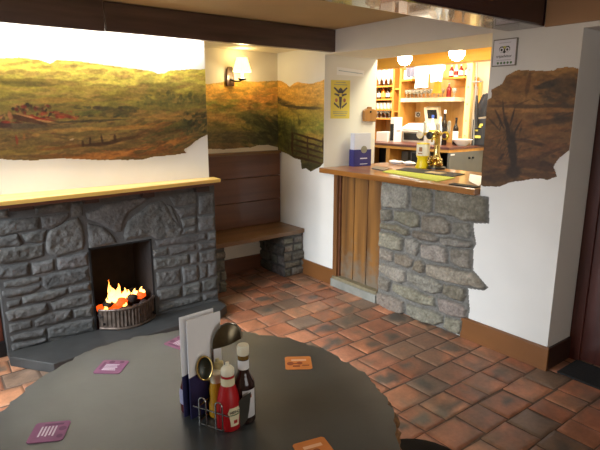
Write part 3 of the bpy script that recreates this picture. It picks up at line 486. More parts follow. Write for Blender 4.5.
b = MB(); b.prism([(.205, 3.40), (.205, 3.328), (1.0, 3.393), (1.888, 3.492), (1.888, 3.52), (1.0, 3.43)], Matrix.Translation((0, 0, 1.044)), .02)
b.build('mantel_moulding', wood('dark_mantel_edge', (104, 58, 32), (74, 40, 24), 'x', .4, .2), fp, bevel=.003)
M_corbel = wood('dark_corbel_wood', (58, 36, 26), (40, 26, 20), 'x', .6, 0)
for (x0, x1) in ((.46, .60), (.905, 1.0), (1.30, 1.39), (1.72, 1.83)):
    b = MB(); b.box(x0, x1, 3.545, 3.61, .99, 1.05); b.build('corbel', M_corbel, fp, bevel=.006)
# grate: bowed fluted front
gr = thing('fire_grate', 'bow-fronted fluted bronze fire grate standing in the stone fireplace', 'grate', (1.14, 3.6, .068))
def bow(t): return Vector((.945+.405*t, 3.60-.115*math.sin(math.pi*t)**.8, 0))
b = MB(); n = 61
for i in range(n):
    t = i/(n-1); p = bow(t); f = .006*math.cos(t*17*2*math.pi); rise = .035*t
    for z, off in ((.072, 0), (.085, f), (.185+rise*.5, f*1.1-.006), (.212+rise*.5, f*.4-.012), (.212+rise*.5, .02), (.072, .02)):
        b.v.append((p.x, p.y-.004+off, z))
for i in range(n-1):
    for k in range(6):
        k2 = (k+1) % 6; b.f.append((i*6+k, i*6+k2, (i+1)*6+k2, (i+1)*6+k)); b.mi.append(0)
b.build('fluted_front', M_bronze, gr, smooth=True)
b = MB(); b.tube([tuple(bow(i/30)+Vector((0, -.012, .215+.0175*i/30))) for i in range(31)], .010, 8); b.build('top_rail', M_bronze, gr, smooth=True)
b = MB(); b.tube([tuple(bow(i/30)+Vector((0, -.008, .079))) for i in range(31)], .010, 8); b.build('bottom_rail', M_bronze, gr, smooth=True)
b = MB()
for i in range(8): b.box(.96+.052*i, .98+.052*i, 3.56, 3.93, .105, .12)
b.build('bar_bed', M_iron, gr)
M_coal = mat('charred_coal', (40, 30, 26), .9, var=.3, scale=30, bump=.5, bscale=40)
M_ember = mat('glowing_ember', (150, 50, 20), .9, emit=((255, 84, 20), 1.5), var=.3, scale=40)
rnd = random.Random(4)
k = 0
for (x, y2, z) in [(.98, 3.60, .15), (1.05, 3.585, .15), (1.13, 3.58, .155), (1.21, 3.585, .155), (1.28, 3.61, .165), (1.0, 3.70, .16), (1.09, 3.69, .165), (1.18, 3.69, .17), (1.27, 3.70, .175), (1.03, 3.64, .205), (1.12, 3.63, .208), (1.205, 3.635, .215), (1.275, 3.65, .222), (1.07, 3.77, .19), (1.17, 3.78, .2), (1.26, 3.79, .2), (1.16, 3.70, .225)]:
    b = MB(); r = rnd.uniform(.034, .042); b.blob((x, y2, z+.022), r, k, .22, 1.15, 1, .78)
    em = k in (1, 5, 6, 10, 12, 16)
    o = b.build('coal', M_ember if em else M_coal, None, smooth=True)
    tag(o, 'glowing orange coal burning in the fire grate' if em else 'charred black coal heaped in the fire grate', 'coal', 'glowing coals in the grate' if em else 'dark coals in the grate'); k += 1
def flame_mat():
    m = mat('flame', (255, 160, 40), 1, emit=((255, 150, 30), 5)); nt = m.node_tree; N = nt.nodes; L = nt.links; bs = N['Principled BSDF']
    tc = N.new('ShaderNodeTexCoord'); sp = N.new('ShaderNodeSeparateXYZ'); L.new(tc.outputs['Generated'], sp.inputs[0])
    cr = N.new('ShaderNodeValToRGB'); L.new(sp.outputs['Z'], cr.inputs[0]); e = cr.color_ramp.elements
    e[0].position = .0; e[0].color = (1, .42, .05, 1); e[1].position = 1; e[1].color = (1, .18, .01, 1)
    x = cr.color_ramp.elements.new(.35); x.color = (1, .62, .16, 1)
    L.new(cr.outputs[0], bs.inputs['Emission Color']); return m
M_flame = flame_mat()
b = MB()
for i, (x, y2, z, h, r, ln) in enumerate([(1.03, 3.63, .22, .10, .022, -.01), (1.055, 3.65, .22, .17, .026, -.012), (1.075, 3.64, .23, .13, .030, .01), (1.115, 3.66, .23, .22, .034, .0), (1.145, 3.65, .23, .16, .028, .015), (1.175, 3.67, .235, .11, .022, .02), (1.20, 3.66, .24, .06, .014, .02), (1.275, 3.65, .25, .09, .030, .012), (1.245, 3.67, .25, .07, .022, -.01), (1.075, 3.72, .24, .24, .012, -.015), (1.14, 3.60, .19, .06, .018, 0), (1.00, 3.60, .19, .07, .02, -.006), (1.09, 3.72, .25, .15, .03, -.01)]):
    prof = [(0, .25), (.08, .75), (.22, 1), (.4, .82), (.6, .5), (.8, .24), (1, .03)]
    b.tube([(x+ln*t+.008*math.sin(6*t+i), y2+.006*math.cos(5*t+i), z+.6*h*t) for t, w in prof], [r*.8*w for t, w in prof], 10)
tag(b.build('flames', M_flame, None, smooth=True), 'bright yellow and orange flames rising from the coals in the grate', 'fire', None, 'stuff')
point('fire_glow', (1.13, 3.62, .36), .6, (1, .42, .12), .06)

# ------------------------------------------------------------------ alcove settle
se = thing('settle', 'built-in dark wooden settle with stone piers in the alcove beside the fireplace', 'settle', (2.45, 4.1, 0))
for i, (z0, z1) in enumerate(((.47, .715), (.72, .955), (.96, 1.18))):
    b = MB(); b.box(1.90, 3.026, 4.30, 4.345, z0, z1); b.build('back_board', M_settle, se, bevel=.004)
b = MB(); b.box(1.90, 3.03, 4.285, 4.348, 1.18, 1.208); b.build('top_rail', M_seat, se, bevel=.004)
b = MB(); b.prism([(1.90, 3.86), (2.9, 3.885), (3.034, 3.90), (3.034, 4.345), (1.90, 4.345)], Matrix.Translation((0, 0, .425)), .04); b.build('seat', M_seat, se, bevel=.006)
def pier(x0, x1, yf, seed, side):
    b = MB(); b.box(x0+.01, x1-.01, yf+.012, 4.34, 0, .425); core = b.build('stone_pier', mat('pier_mortar', (84, 82, 78), .9, var=.15, scale=10), se)
    stone_face('pier_facing', lambda u, v, h: st1(u, yf+.012-h, v), x0, x1, 0, .425, rubble(x0, x1, 0, .425, .085, seed, (.1, .2)), None, [], (106, 102, 94), (82, 80, 76), M_fstone, core, depth=.02, rim=.02, seed=seed)
    if side: stone_face('pier_side', lambda u, v, h: st1(0*u+side-h*(1 if side < 2.5 and side > x0+.01 else 1) if side > 2.5 else side+h, u, v), yf, 4.34, 0, .425, rubble(yf, 4.34, 0, .425, .085, seed+3, (.12, .25)), None, [], (84, 81, 76), (70, 68, 65), M_fstone, core, depth=.02, rim=.02, seed=seed+3, flip=side < 2.5)
pier(2.80, 3.03, 3.92, 12, 2.812)
pier(1.905, 2.14, 3.90, 15, None)
# settle on the far side of the chimney
s2 = thing('settle', 'dark red wooden settle at the left edge, beyond the fireplace', 'settle', (-.2, 3.9, 0))
b = MB(); b.box(-1.19, .36, 3.72, 4.3, .10, .45); b.build('seat_box', wood('dark_red_wood', (104, 48, 28), (74, 32, 20), 'x', .45, .2), s2, bevel=.004)
b = MB(); b.box(-1.19, .36, 3.70, 4.3, .45, .49); b.build('seat', M_settle, s2, bevel=.005)
b = MB(); b.box(-1.19, .34, 4.30, 4.35, .49, 1.2); b.build('back_board', M_settle, s2, bevel=.004)
b = MB(); b.box(-1.19, .36, 3.69, 4.3, 0, .10); b.build('plinth', M_black, s2)

# ------------------------------------------------------------------ bar front: stone, boarded door, counter
bc = thing('bar_counter', 'varnished pine bar counter in the wall hatch on grey stone', 'bar counter', (3.2, 2.8, 0))
sf = stone_face('stone_front', lambda u, v, h: st1(3.034-h, u, v), 1.86, 2.884, .0, 1.045, BAR_STONES, BAR_OUTLINE, [], (127, 121, 111), (113, 110, 104), M_bstone, None, depth=.036, rim=.024, seed=9, tint=13, flip=True)
tag(sf, 'rough grey stonework facing under the bar hatch, ragged against the white plaster', 'stone facing')
b = MB(); b.prism([(2.985, 3.625), (2.985, 1.992), (3.86, 1.992), (3.86, 3.62), (3.045, 3.62), (3.03, 3.645)], Matrix.Translation((0, 0, 1.047)), .044)
b.build('counter_top', M_pine, bc, bevel=.006)
bd = thing('bar_door', 'low worn pine boarded door under the counter, left of the stone', 'door', (3.04, 3.16, 0))
for i in range(3):
    y0 = 2.905+.165*i; b = MB(); b.box(3.062, 3.082, y0, y0+.157, .105, 1.044); b.build('board', M_door, bd, bevel=.004)
M_frame = wood('door_frame_wood', (128, 84, 42), (92, 58, 28), 'z', .5, .1)
b = MB(); b.box(3.02, 3.085, 3.41, 3.46, .06, 1.046); b.build('jamb', M_frame, bd, bevel=.005)
b = MB(); b.box(3.045, 3.09, 3.395, 3.41, .08, 1.046); b.build('jamb_stop', M_settle, bd, bevel=.002)
b = MB(); b.box(3.045, 3.085, 2.886, 2.904, .104, 1.046); b.build('jamb', M_frame, bd, bevel=.005)
b = MB(); b.box(3.012, 3.10, 2.886, 3.455, .075, .103); b.build('sill', mat('worn_sill', (128, 118, 92), .7, var=.15, scale=12), bd, bevel=.004)
b = MB(); b.box(3.005, 3.09, 2.886, 3.47, 0, .075); b.build('threshold', mat('grey_threshold', (134, 134, 126), .7, var=.12, scale=8, bump=.1), bd, bevel=.005)

# ------------------------------------------------------------------ wall lamp in the alcove
wl = thing('wall_lamp', 'lit candle wall lamp with a pleated cream shade on a wooden plate', 'wall lamp', (2.50, 4.35, 1.83))
b = MB(); b.prism([(-.038, 0), (.038, 0), (.042, .02), (.034, .15), (.02, .175), (-.02, .175), (-.034, .15), (-.042, .02)], Matrix.Translation((2.49, 4.348, 1.82)) @ Matrix.Rotation(R(90), 4, 'X'), .022); b.build('back_plate', wood('lamp_plate_wood', (92, 56, 30), (60, 36, 20), 'z'), wl, bevel=.004)
b = MB(); b.tube([(2.49, 4.33, 1.88), (2.50, 4.28, 1.865), (2.53, 4.235, 1.862), (2.55, 4.22, 1.875)], .007, 8); b.build('arm', M_iron, wl, smooth=True)
b = MB(); b.lathe([(.012, 0), (.034, .008), (.04, .018), (.036, .02), (.012, .012)], 20, Matrix.Translation((2.55, 4.22, 1.868))); b.build('drip_pan', M_iron, wl, smooth=True)
b = MB(); b.lathe([(.014, 0), (.014, .075), (.006, .085)], 14, Matrix.Translation((2.55, 4.22, 1.88))); b.build('candle_tube', mat('candle_cream', (240, 226, 180), .5, emit=((255, 214, 130), 2.0)), wl, smooth=True)
M_shade = mat('lit_lamp_shade', (255, 236, 190), .8, emit=((255, 222, 140), 3.2))
b = MB(); n = 48; T = Matrix.Translation((2.55, 4.22, 1.945))
rings = [(.083, 0), (.083, .008), (.048, .125), (.046, .125), (.081, .008), (.081, 0)]
for r, z in rings:
    for k in range(n):
        a = 2*math.pi*k/n; rr = r*(1+.015*(-1)**k); b.v.append(tuple(T @ Vector((rr*math.cos(a), rr*math.sin(a), z))))
for i in range(len(rings)):
    j = (i+1) % len(rings)
    for k in range(n): b.f.append((i*n+k, i*n+(k+1) % n, j*n+(k+1) % n, j*n+k)); b.mi.append(0)
b.build('lamp_shade', M_shade, wl)
point('wall_lamp_glow', (2.55, 4.20, 1.90), 6.5, (1, .80, .46), .03)
point('wall_lamp_up', (2.55, 4.20, 2.085), 1.0, (1, .78, .42), .02)

# ------------------------------------------------------------------ items on the hatch reveal and pier
M_yel = mat('poster_yellow', (222, 204, 92), .7, var=.03); M_grey = mat('poster_grey', (84, 82, 88), .7); M_pink = mat('poster_pink', (176, 108, 92), .7); M_faint = mat('faint_print', (176, 170, 130), .8)
po = thing('poster', 'yellow paper poster with a grey heraldic emblem on the hatch reveal', 'poster', (3.228, 3.622, 1.53))
def onrev(poly, d=.001, off=0): # polygon given in x,z on the reveal face y=3.624
    return poly, Matrix.Translation((0, 3.624-off, 0)) @ Matrix(((1, 0, 0, 0), (0, 0, -1, 0), (0, 1, 0, 0), (0, 0, 0, 1))), d
b = MB(); b.prism(*onrev([(3.112, 1.53), (3.344, 1.528), (3.344, 1.872), (3.112, 1.868)], .0015)); b.build('sheet', M_yel, po)
cx, cz = 3.228, 1.705
b = MB()
for k in range(10): pass
b.prism(*onrev([(cx-.018, cz+.02), (cx-.010, cz-.075), (cx, cz-.095), (cx+.010, cz-.075), (cx+.018, cz+.02)], .001, .0015))
b.prism(*onrev([(cx-.03, cz+.05), (cx-.022, cz+.085), (cx, cz+.1), (cx+.022, cz+.085), (cx+.03, cz+.05)], .001, .0015))
for s in (-1, 1):
    for (z0, z1, w) in ((.045, .095, .085), (.02, .04, .08)):
        b.prism(*onrev([(cx+s*.02, cz+z0), (cx+s*w, cz+z1), (cx+s*(w-.012), cz+z1+.01), (cx+s*.012, cz+z0+.02)][::s], .001, .0015))
    b.prism(*onrev([(cx+s*.015, cz-.07), (cx+s*.075, cz-.03), (cx+s*.08, cz-.045), (cx+s*.02, cz-.085)][::s], .001, .0015))
each(b, 'emblem', M_grey, po)
b = MB()
for s in (-1, 1):
    b.prism(*onrev([(cx+s*(.05+.016*math.cos(a*math.pi/5)), cz-.012+.018*math.sin(a*math.pi/5)) for a in range(10)][::s], .001, .0015))
each(b, 'wreath', M_pink, po)
b = MB()
for (z, w) in ((.145, .06), (.125, .08), (-.115, .09), (-.13, .085), (-.15, .07)): b.prism(*onrev([(cx-w, cz+z-.004), (cx+w, cz+z-.004), (cx+w, cz+z+.004), (cx-w, cz+z+.004)], .001, .0015))
each(b, 'print_line', M_faint, po)
no = thing('notice', 'narrow white paper notice strip taped above the yellow poster', 'notice', (3.35, 3.622, 1.92))
b = MB(); b.prism(*onrev([(3.18, 1.915), (3.52, 1.912), (3.52, 1.966), (3.18, 1.984)], .001)); b.build('sheet', M_paper, no)
b = MB(); b.prism(*onrev([(3.20, 1.950), (3.50, 1.933), (3.50, 1.940), (3.20, 1.957)], .0008, .001)); each(b, 'print_line', mat('grey_print', (176, 190, 204), .8), no)
op = thing('bottle_opener', 'small tan wooden wall box with a peg, hung beside the hatch', 'bottle opener', (3.59, 3.62, 1.49))
b = MB(); b.prism(*onrev([(3.515, 1.50), (3.665, 1.495), (3.67, 1.60), (3.635, 1.615), (3.54, 1.618), (3.51, 1.60)], .035)); M_tan = wood('tan_box_wood', (176, 126, 66), (140, 92, 42), 'z'); b.build('box_body', M_tan, op, bevel=.006)
b = MB(); b.prism(*onrev([(3.565, 1.612), (3.62, 1.612), (3.615, 1.636), (3.57, 1.636)], .02)); b.build('hanger', M_tan, op, bevel=.004)
b = MB(); b.lathe([(.008, 0), (.010, .004), (.004, .012)], 12, Matrix.Translation((3.585, 3.589, 1.59)) @ Matrix.Rotation(R(90), 4, 'X')); b.build('peg', M_iron, op, smooth=True)
# leaflet box
lb = thing('carrier_box', 'white and navy leaflet box on the counter below the yellow poster', 'box', (3.41, 3.50, 1.091))
T = Matrix.Translation((3.408, 3.53, 1.091)) @ Matrix.Rotation(R(-9), 4, 'Z')
M_navy = mat('navy_card', (48, 46, 112), .45, var=.04); M_lav = mat('pale_card', (206, 208, 222), .5, var=.02)
b = MB(); b.box(-.098, .098, -.04, .04, .0, .155, T); b.build('navy_sleeve', M_navy, lb, bevel=.002)
b = MB(); b.box(-.092, .092, -.034, .034, .150, .305, T); b.build('white_sleeve', M_lav, lb, bevel=.002)
b = MB(); b.lathe([(.034, 0), (.034, .002)], 24, T @ Matrix.Translation((.012, -.0405, .155)) @ Matrix.Rotation(R(90), 4, 'X')); b.build('round_seal', mat('seal_silver', (150, 150, 140), .4, .5), lb)
b = MB(); b.box(-.03, .05, -.0415, -.0405, .068, .078, T); b.box(-.03, .055, -.0415, -.0405, .018, .024, T); each(b, 'print_line', M_lav, lb)
# owl certificate on the pier
ce = thing('certificate', 'small framed white certificate with an owl badge above the brown mural', 'certificate', (3.038, 1.885, 1.873))
def onpier(y0, z0): return Matrix.Translation((3.04, y0, z0)) @ Matrix(((0, 0, -1, 0), (-1, 0, 0, 0), (0, 1, 0, 0), (0, 0, 0, 1)))
b = MB(); b.prism([(-.081, -.081), (.081, -.081), (.081, .081), (-.081, .081)], onpier(1.886, 1.953), .012); b.build('frame', mat('clear_frame_edge', (120, 112, 100), .4), ce, bevel=.002)
b = MB(); b.prism([(-.075, -.075), (.075, -.075), (.075, .075), (-.075, .075)], onpier(1.886, 1.953), .0128); b.build('sheet', mat('certificate_white', (222, 220, 226), .5, var=.01), ce)
TP = onpier(1.886, 1.953)
M_ink = mat('black_ink', (30, 34, 30), .7); M_grn = mat('green_ink', (82, 120, 72), .7)
b = MB()
b.prism([(q0*.8, q1*.8+.008) for q0, q1 in [(-.046, .006), (-.046, .022), (-.034, .036), (.034, .036), (.046, .022), (.046, .006), (.030, -.010), (.012, -.008), (0, -.018), (-.012, -.008), (-.030, -.010)]], TP, .0133); b.build('owl_head', M_ink, ce)
b = MB()
for s in (-1, 1): b.lathe([(.0145, 0), (.0145, .0138)], 20, TP @ Matrix.Translation((s*.019, .016, 0)))
each(b, 'owl_eye', MATS['certificate_white'], ce)
b = MB()
for s in (-1, 1): b.lathe([(.0075, 0), (.0075, .0142)], 16, TP @ Matrix.Translation((s*.019, .016, 0)))
each(b, 'owl_pupil', M_ink, ce)
b = MB(); b.prism([(-.012, .035), (.012, .035), (.0, .020)], TP, .0142); b.build('owl_beak', mat('yellow_ink', (200, 196, 90), .7), ce)
text('tripadvisor', .024, ce, M_ink, TP @ Matrix.Translation((0, -.022, .0131)))
b = MB()
for k in range(5): b.lathe([(.0075, 0), (.0075, .0134)], 14, TP @ Matrix.Translation((-.038+.022*k, -.062, 0)))
each(b, 'rating_dot', M_grn, ce)
b = MB(); b.box(-.04, .04, .056, .059, .0125, .0131, TP); b.box(-.05, .05, -.046, -.0435, .0125, .0131, TP); each(b, 'print_line', mat('pale_grey_ink', (170, 168, 172), .7), ce)

# ------------------------------------------------------------------ on the bar counter
def slab(name, pts, z0, t, m, label, cat, bevel=0):
    b = MB(); b.prism(pts, Matrix.Translation((0, 0, z0)), t); o = b.build(name, m, None, bevel=bevel); return tag(o, label, cat)
ZC = 1.0915
slab('bar_towel', [(3.21, 3.05), (3.085, 2.37), (3.36, 2.42), (3.365, 3.08)], ZC, .005, mat('lime_bar_towel', (192, 198, 84), .9, var=.08, scale=60, bump=.3, bscale=120), 'lime yellow bar towel along the front of the pine counter', 'bar towel')
slab('bar_mat', [(3.385, 3.06), (3.375, 2.47), (3.62, 2.52), (3.60, 3.14)], ZC, .006, mat('black_bar_runner', (40, 38, 42), .85, var=.1, scale=50), 'black bar runner behind the lime towel on the counter', 'bar mat')
slab('beer_mat', [(3.43, 2.78), (3.43, 2.62), (3.53, 2.63), (3.53, 2.79)], ZC+.006, .003, mat('beige_card', (190, 160, 120), .8), 'beige card beer mat lying on the black bar runner', 'beer mat')
slab('leaflet', [(3.09, 2.86), (3.03, 2.52), (3.055, 2.51), (3.125, 2.86)], ZC, .002, M_paper, 'white paper strip along the front edge of the counter', 'leaflet')
slab('leaflet', [(3.30, 2.26), (3.13, 2.06), (3.62, 2.30), (3.66, 2.50)], ZC, .003, M_paper, 'white printed leaflet at the right end of the counter', 'leaflet')
slab('drip_mat', [(3.02, 2.23), (3.02, 2.02), (3.09, 2.02), (3.10, 2.24)], ZC, .006, MATS['black_bar_runner'], 'small black mat at the right front corner of the counter', 'mat')
slab('serving_tray', [(3.30, 3.27), (3.25, 3.08), (3.42, 3.17), (3.46, 3.37)], ZC, .010, mat('pewter_grey', (120, 122, 120), .4, .4), 'grey rectangular tray on the counter in front of the leaflet box', 'tray', .003)
pt = thing('mustard_pot', 'yellow plastic charity tub with a white label beside the beer tap', 'tub', (3.74, 3.06, ZC))
T = Matrix.Translation((3.74, 3.06, ZC))
b = MB(); b.lathe([(.062, 0), (.064, .006), (.050, .05), (.046, .085), (.058, .105), (.060, .115)], 24, T); b.build('yellow_base', mat('yellow_plastic', (240, 214, 20), .35, var=.02), pt, smooth=True)
b = MB(); b.lathe([(.060, .112), (.060, .21), (.056, .216)], 24, T); b.build('label_band', mat('label_white', (236, 232, 214), .5, var=.02), pt, smooth=True)
b = MB(); b.box(-.0605, -.052, -.032, -.004, .15, .19, T); b.box(-.0605, -.052, -.034, .006, .128, .138, T); each(b, 'label_print', mat('label_brown', (170, 120, 80), .6), pt)
b = MB(); b.lathe([(.058, .214), (.058, .224), (.03, .226)], 24, T); b.build('lid', MATS['yellow_plastic'], pt, smooth=True)
# beer tap
bt = thing('beer_tap', 'tall brass beer tap with round badges on the bar counter', 'beer tap', (3.80, 2.95, ZC))
T = Matrix.Translation((3.79, 2.945, ZC))
b = MB(); b.lathe([(.085, 0), (.085, .016), (.06, .022)], 28, T); b.build('drip_base', M_black, bt, smooth=True)
b = MB(); b.lathe([(.055, .02), (.06, .04), (.04, .05), (.05, .07), (.055, .085), (.034, .1), (.03, .12), (.026, .14), (.026, .30), (.034, .31), (.03, .33), (.01, .345)], 24, T); b.build('column', M_brass, bt, smooth=True)
b = MB()
for s in (-1, 1): b.blob(tuple(T @ Vector((-.03, s*.06, .055))), .024, s+3, .12); b.blob(tuple(T @ Vector((-.045, s*.025, .095))), .018, s+9, .12)
each(b, 'base_scroll', M_brass, bt, smooth=True)
b = MB(); b.tube([tuple(T @ Vector((-.005, -.12, .30))), tuple(T @ Vector((-.005, 0, .31))), tuple(T @ Vector((-.005, .18, .30)))], .014, 10); b.build('cross_bar', M_brass, bt, smooth=True)
RX = Matrix.Rotation(R(-90), 4, 'Y')
for (yy, zz, r, m, nm) in ((.172, .298, .036, mat('cream_badge', (236, 226, 206), .3), 'cream_badge'), (.062, .292, .034, M_black, 'black_badge'), (-.108, .297, .037, mat('brass_ring', (220, 180, 60), .3, .5), 'yellow_badge')):
    b = MB(); b.lathe([(r, 0), (r, .012), (r*.8, .018)], 24, T @ Matrix.Translation((-.03, yy, zz)) @ RX); bb = b.build('badge', m, bt, smooth=True); bb['label'] = nm.replace('_', ' ')
    if nm == 'yellow_badge':
        b = MB(); b.lathe([(r*.6, .018), (r*.6, .022)], 20, T @ Matrix.Translation((-.03, yy, zz)) @ RX); b.build('badge_centre', mat('badge_purple', (72, 44, 70), .4), bb)
for (yy, h) in ((-.115, .12), (.0, .10), (.15, .11)):
    b = MB(); b.lathe([(.008, .30), (.012, .32), (.016, .30+h*.7), (.012, .30+h), (.004, .305+h)], 14, T @ Matrix.Translation((0, yy, 0))); b.build('handle', mat('tap_handle_white', (232, 226, 210), .3), bt, smooth=True)
b = MB(); b.tube([tuple(T @ Vector((-.02, 0, .285))), tuple(T @ Vector((-.07, 0, .28))), tuple(T @ Vector((-.08, 0, .24)))], .008, 8); b.build('spout', M_brass, bt, smooth=True)

# ------------------------------------------------------------------ back bar
bb_ = thing('back_bar', 'back bar cabinet with dark worktop and amber pine edge', 'cabinet', (5.3, 4.6, 0))
ZB = 1.19
b = MB(); b.box(4.95, 5.79, 3.68, 5.49, ZB-.028, ZB); b.build('worktop', wood('dark_red_worktop', (112, 58, 40), (78, 40, 30), 'y', .35, .2), bb_, bevel=.003)
b = MB(); b.box(4.96, 5.78, 3.69, 5.48, ZB-.062, ZB-.028); b.build('edge_strip', M_amber, bb_)
for yy in (4.62, 5.40): 
    b = MB(); b.box(4.98, 5.6, yy, yy+.06, .0, ZB-.062); b.build('upright', M_amberz, bb_)
b = MB(); b.box(5.65, 5.78, 3.72, 5.45, 0, ZB-.062); b.build('rear_panel', mat('dark_recess_board', (52, 44, 38), .8), bb_)
b = MB(); b.box(4.98, 5.65, 4.1, 5.45, .80, .84); b.build('shelf', M_amber, bb_)
b = MB(); b.box(4.985, 5.64, 3.69, 3.72, 0, ZB-.062); b.build('end_panel', mat('grey_metal_panel', (112, 112, 108), .5, .2, var=.04), bb_)
b = MB(); b.box(5.0, 5.07, 3.684, 3.69, 1.095, 1.112); b.build('white_tab', M_paper, bb_)
b = MB()
for xx in (5.36, 5.43): b.lathe([(.012, 0), (.012, .02), (.006, .022)], 12, Matrix.Translation((xx, 3.69, 1.05)) @ Matrix.Rotation(R(90), 4, 'X'))
each(b, 'catch', M_black, bb_)
def gbox(name, x0, x1, y0, y1, z0, z1, m, label, cat, bevel=.004): 
    b = MB(); b.box(x0, x1, y0, y1, z0, z1); return tag(b.build(name, m, None, bevel=bevel), label, cat)
M_gp = mat('grey_equipment', (120, 122, 120), .5, var=.04)
o = thing('equipment_box', 'grey ribbed equipment box on the shelf under the back bar worktop', 'box', (5.3, 4.67, .84))
b = MB(); b.box(5.2, 5.5, 4.50, 4.61, .84, 1.08); b.box(5.19, 5.2, 4.51, 4.60, .86, .96); b.build('case', M_gp, o, bevel=.004)
o = thing('small_screen', 'dark screen with grey bezel under the back bar worktop', 'screen', (5.3, 4.4, .84))
b = MB(); b.box(5.2, 5.3, 4.13, 4.46, .86, 1.09); b.build('bezel', M_gp, o, bevel=.006)
b = MB(); b.box(5.195, 5.2, 4.16, 4.43, .90, 1.07); b.build('display', mat('dark_display', (34, 36, 36), .2), o)
b = MB(); b.box(5.15, 5.4, 4.2, 4.4, .84, .862); b.build('foot', M_gp, o)
rnd = random.Random(21)
for k, lab in enumerate(('crumpled white cloth left of the yellow tub on the bar', 'folded white cloth beside the crumpled one behind the bar counter')):
    b = MB(); b.blob((3.80+.02*k, 3.42-.14*k, ZC+.02), .055, 40+k, .3, 1, 1.2, .34, 3); tag(b.build('cloth', M_paper, None, smooth=True), lab, 'cloth')
# shelves behind
sh = thing('shelf_unit', 'amber pine shelf unit with bottles and glasses behind the bar', 'shelf unit', (5.6, 4.7, ZB))
for (y0, y1) in ((4.89, 4.925), (5.015, 5.05), (5.44, 5.48)):
    b = MB(); b.box(5.45, 5.78, y0, y1, ZB, 2.30); b.build('upright', M_amberz, sh)
b = MB(); b.box(5.765, 5.79, 4.0, 5.48, ZB, 2.30); b.build('back_panel', wood('shelf_back_pine', (222, 180, 110), (200, 150, 80), 'z'), sh)
for z in (1.50, 1.625, 1.765, 1.945): b = MB(); b.box(5.46, 5.765, 5.05, 5.44, z-.022, z); b.build('shelf', M_amber, sh)
for z in (1.765, 2.01):
    b = MB(); b.box(5.45, 5.765, 4.02 if z < 2 else 4.70, 4.89, z-.05 if z < 2 else z-.025, z); b.build('shelf', mat('pale_shelf', (232, 216, 176), .5) if z < 2 else M_amber, sh)
for z in (1.6, 1.9): b = MB(); b.box(5.46, 5.765, 4.925, 5.015, z-.02, z); b.build('shelf', M_amber, sh)
M_wg = mat('white_glaze', (238, 236, 228), .3, var=.01); M_dk = mat('dark_glass', (34, 24, 18), .12, var=.05); M_am = mat('amber_spirit', (190, 112, 24), .12, var=.08); M_cl = mat('clear_spirit', (214, 222, 226), .1, var=.03); M_gr = mat('green_glass', (40, 66, 34), .12); M_rd = mat('red_wine', (130, 30, 24), .2)
def bottle(name, label, loc, h, r, body, cap, lab, group=None, cat='bottle', invert=False):
    t = thing(name, label, cat, loc, group); T = Matrix.Translation(loc)
    if invert: T = T @ Matrix.Translation((0, 0, h)) @ Matrix.Rotation(math.pi, 4, 'X')
    b = MB(); b.lathe([(r*.9, 0), (r, .01), (r, h*.58), (r*.8, h*.66), (r*.36, h*.76), (r*.34, h*.92)], 14, T); b.build('body', body, t, smooth=True)
    b = MB(); b.lathe([(r*.4, h*.9), (r*.4, h), (r*.3, h*1.002)], 12, T); b.build('cap', cap, t, smooth=True)
    b = MB(); b.lathe([(r*1.02, h*.16), (r*1.02, h*.50)], 14, T); b.build('label', lab, t, smooth=True)
    return t
rowdesc = ['first', 'second', 'third', 'fourth', 'fifth']
for i in range(4):
    bottle('spirit_bottle', f'upturned optic bottle, {rowdesc[i]} from the left on the top shelf of the bottle bay', (5.52, 5.365-.088*i, 1.945), .25, .037, [M_cl, M_wg, M_cl, M_wg][i], M_black, M_wg, 'bottles on the upper bottle shelf', 'bottle', True)
    bottle('spirit_bottle', f'{["dark", "amber"][i % 2]} spirit bottle, {rowdesc[i]} from the left on the lower bottle shelf', (5.52, 5.365-.088*i, 1.765), .158, .033, [M_dk, M_am, M_dk, M_am, M_dk][i], M_black, [M_wg, M_yel, M_wg, M_yel, M_wg][i], 'bottles on the lower bottle shelf')
for i in range(5):
    b = MB(); b.lathe([(.022, 0), (.029, .02), (.031, .085), (.028, .085), (.02, .01)], 14, Matrix.Translation((5.52, 5.37-.07*i, 1.625)))
    tag(b.build('cup', M_wg, None, smooth=True), f'white cup, {rowdesc[i]} from the left below the spirit bottles', 'cup', 'white cups on the bottle bay shelf')
M_gl = mat('glass_clear', (232, 234, 226), .08, var=.02, trans=.75)
def glass(loc, label, group, h=.1, r=.03):
    b = MB(); b.lathe([(r*.8, 0), (r*.8, .004), (.005, .008), (.005, h*.45), (r*.6, h*.52), (r, h*.75), (r*.86, h), (r*.8, h), (r*.9, h*.75), (.003, h*.52)], 14, Matrix.Translation(loc))
    return tag(b.build('wine_glass', M_gl, None, smooth=True), label, 'glass', group)
for i in range(9): glass((5.52, 4.845-.066*i, 1.765), 'small stemmed wine glass in the front row on the pale bar shelf', 'front row of wine glasses', .11)
bottle('bottle', 'red bottle standing at the right end of the pale wine glass shelf', (5.52, 4.16, 1.765), .18, .03, M_rd, M_wg, M_rd)
for i in range(4): glass((5.52, 4.08-.0*i, 1.765), 'stemmed wine glass right of the red bottle on the pale shelf', None, .11) if i == 0 else None
for i in range(8): glass((5.62, 4.82-.07*i, 1.765), 'small stemmed wine glass in the back row on the pale bar shelf', 'back row of wine glasses', .115)
for i in range(4): glass((5.50, 5.36-.075*i, 1.50), 'stemmed glass on the lowest shelf of the bottle bay', 'glasses on the lowest bottle shelf', .11)
gbox('carton', 5.18, 5.4, 4.85, 5.06, ZB, 1.32, M_wg, 'low white carton at the left end of the back bar', 'box')
tw = thing('computer_tower', 'white upright till computer with a dark grille on the back bar', 'computer', (5.3, 4.72, ZB))
b = MB(); b.box(5.2, 5.355, 4.758, 4.825, ZB, 1.515); b.build('case', M_wg, tw, bevel=.004)
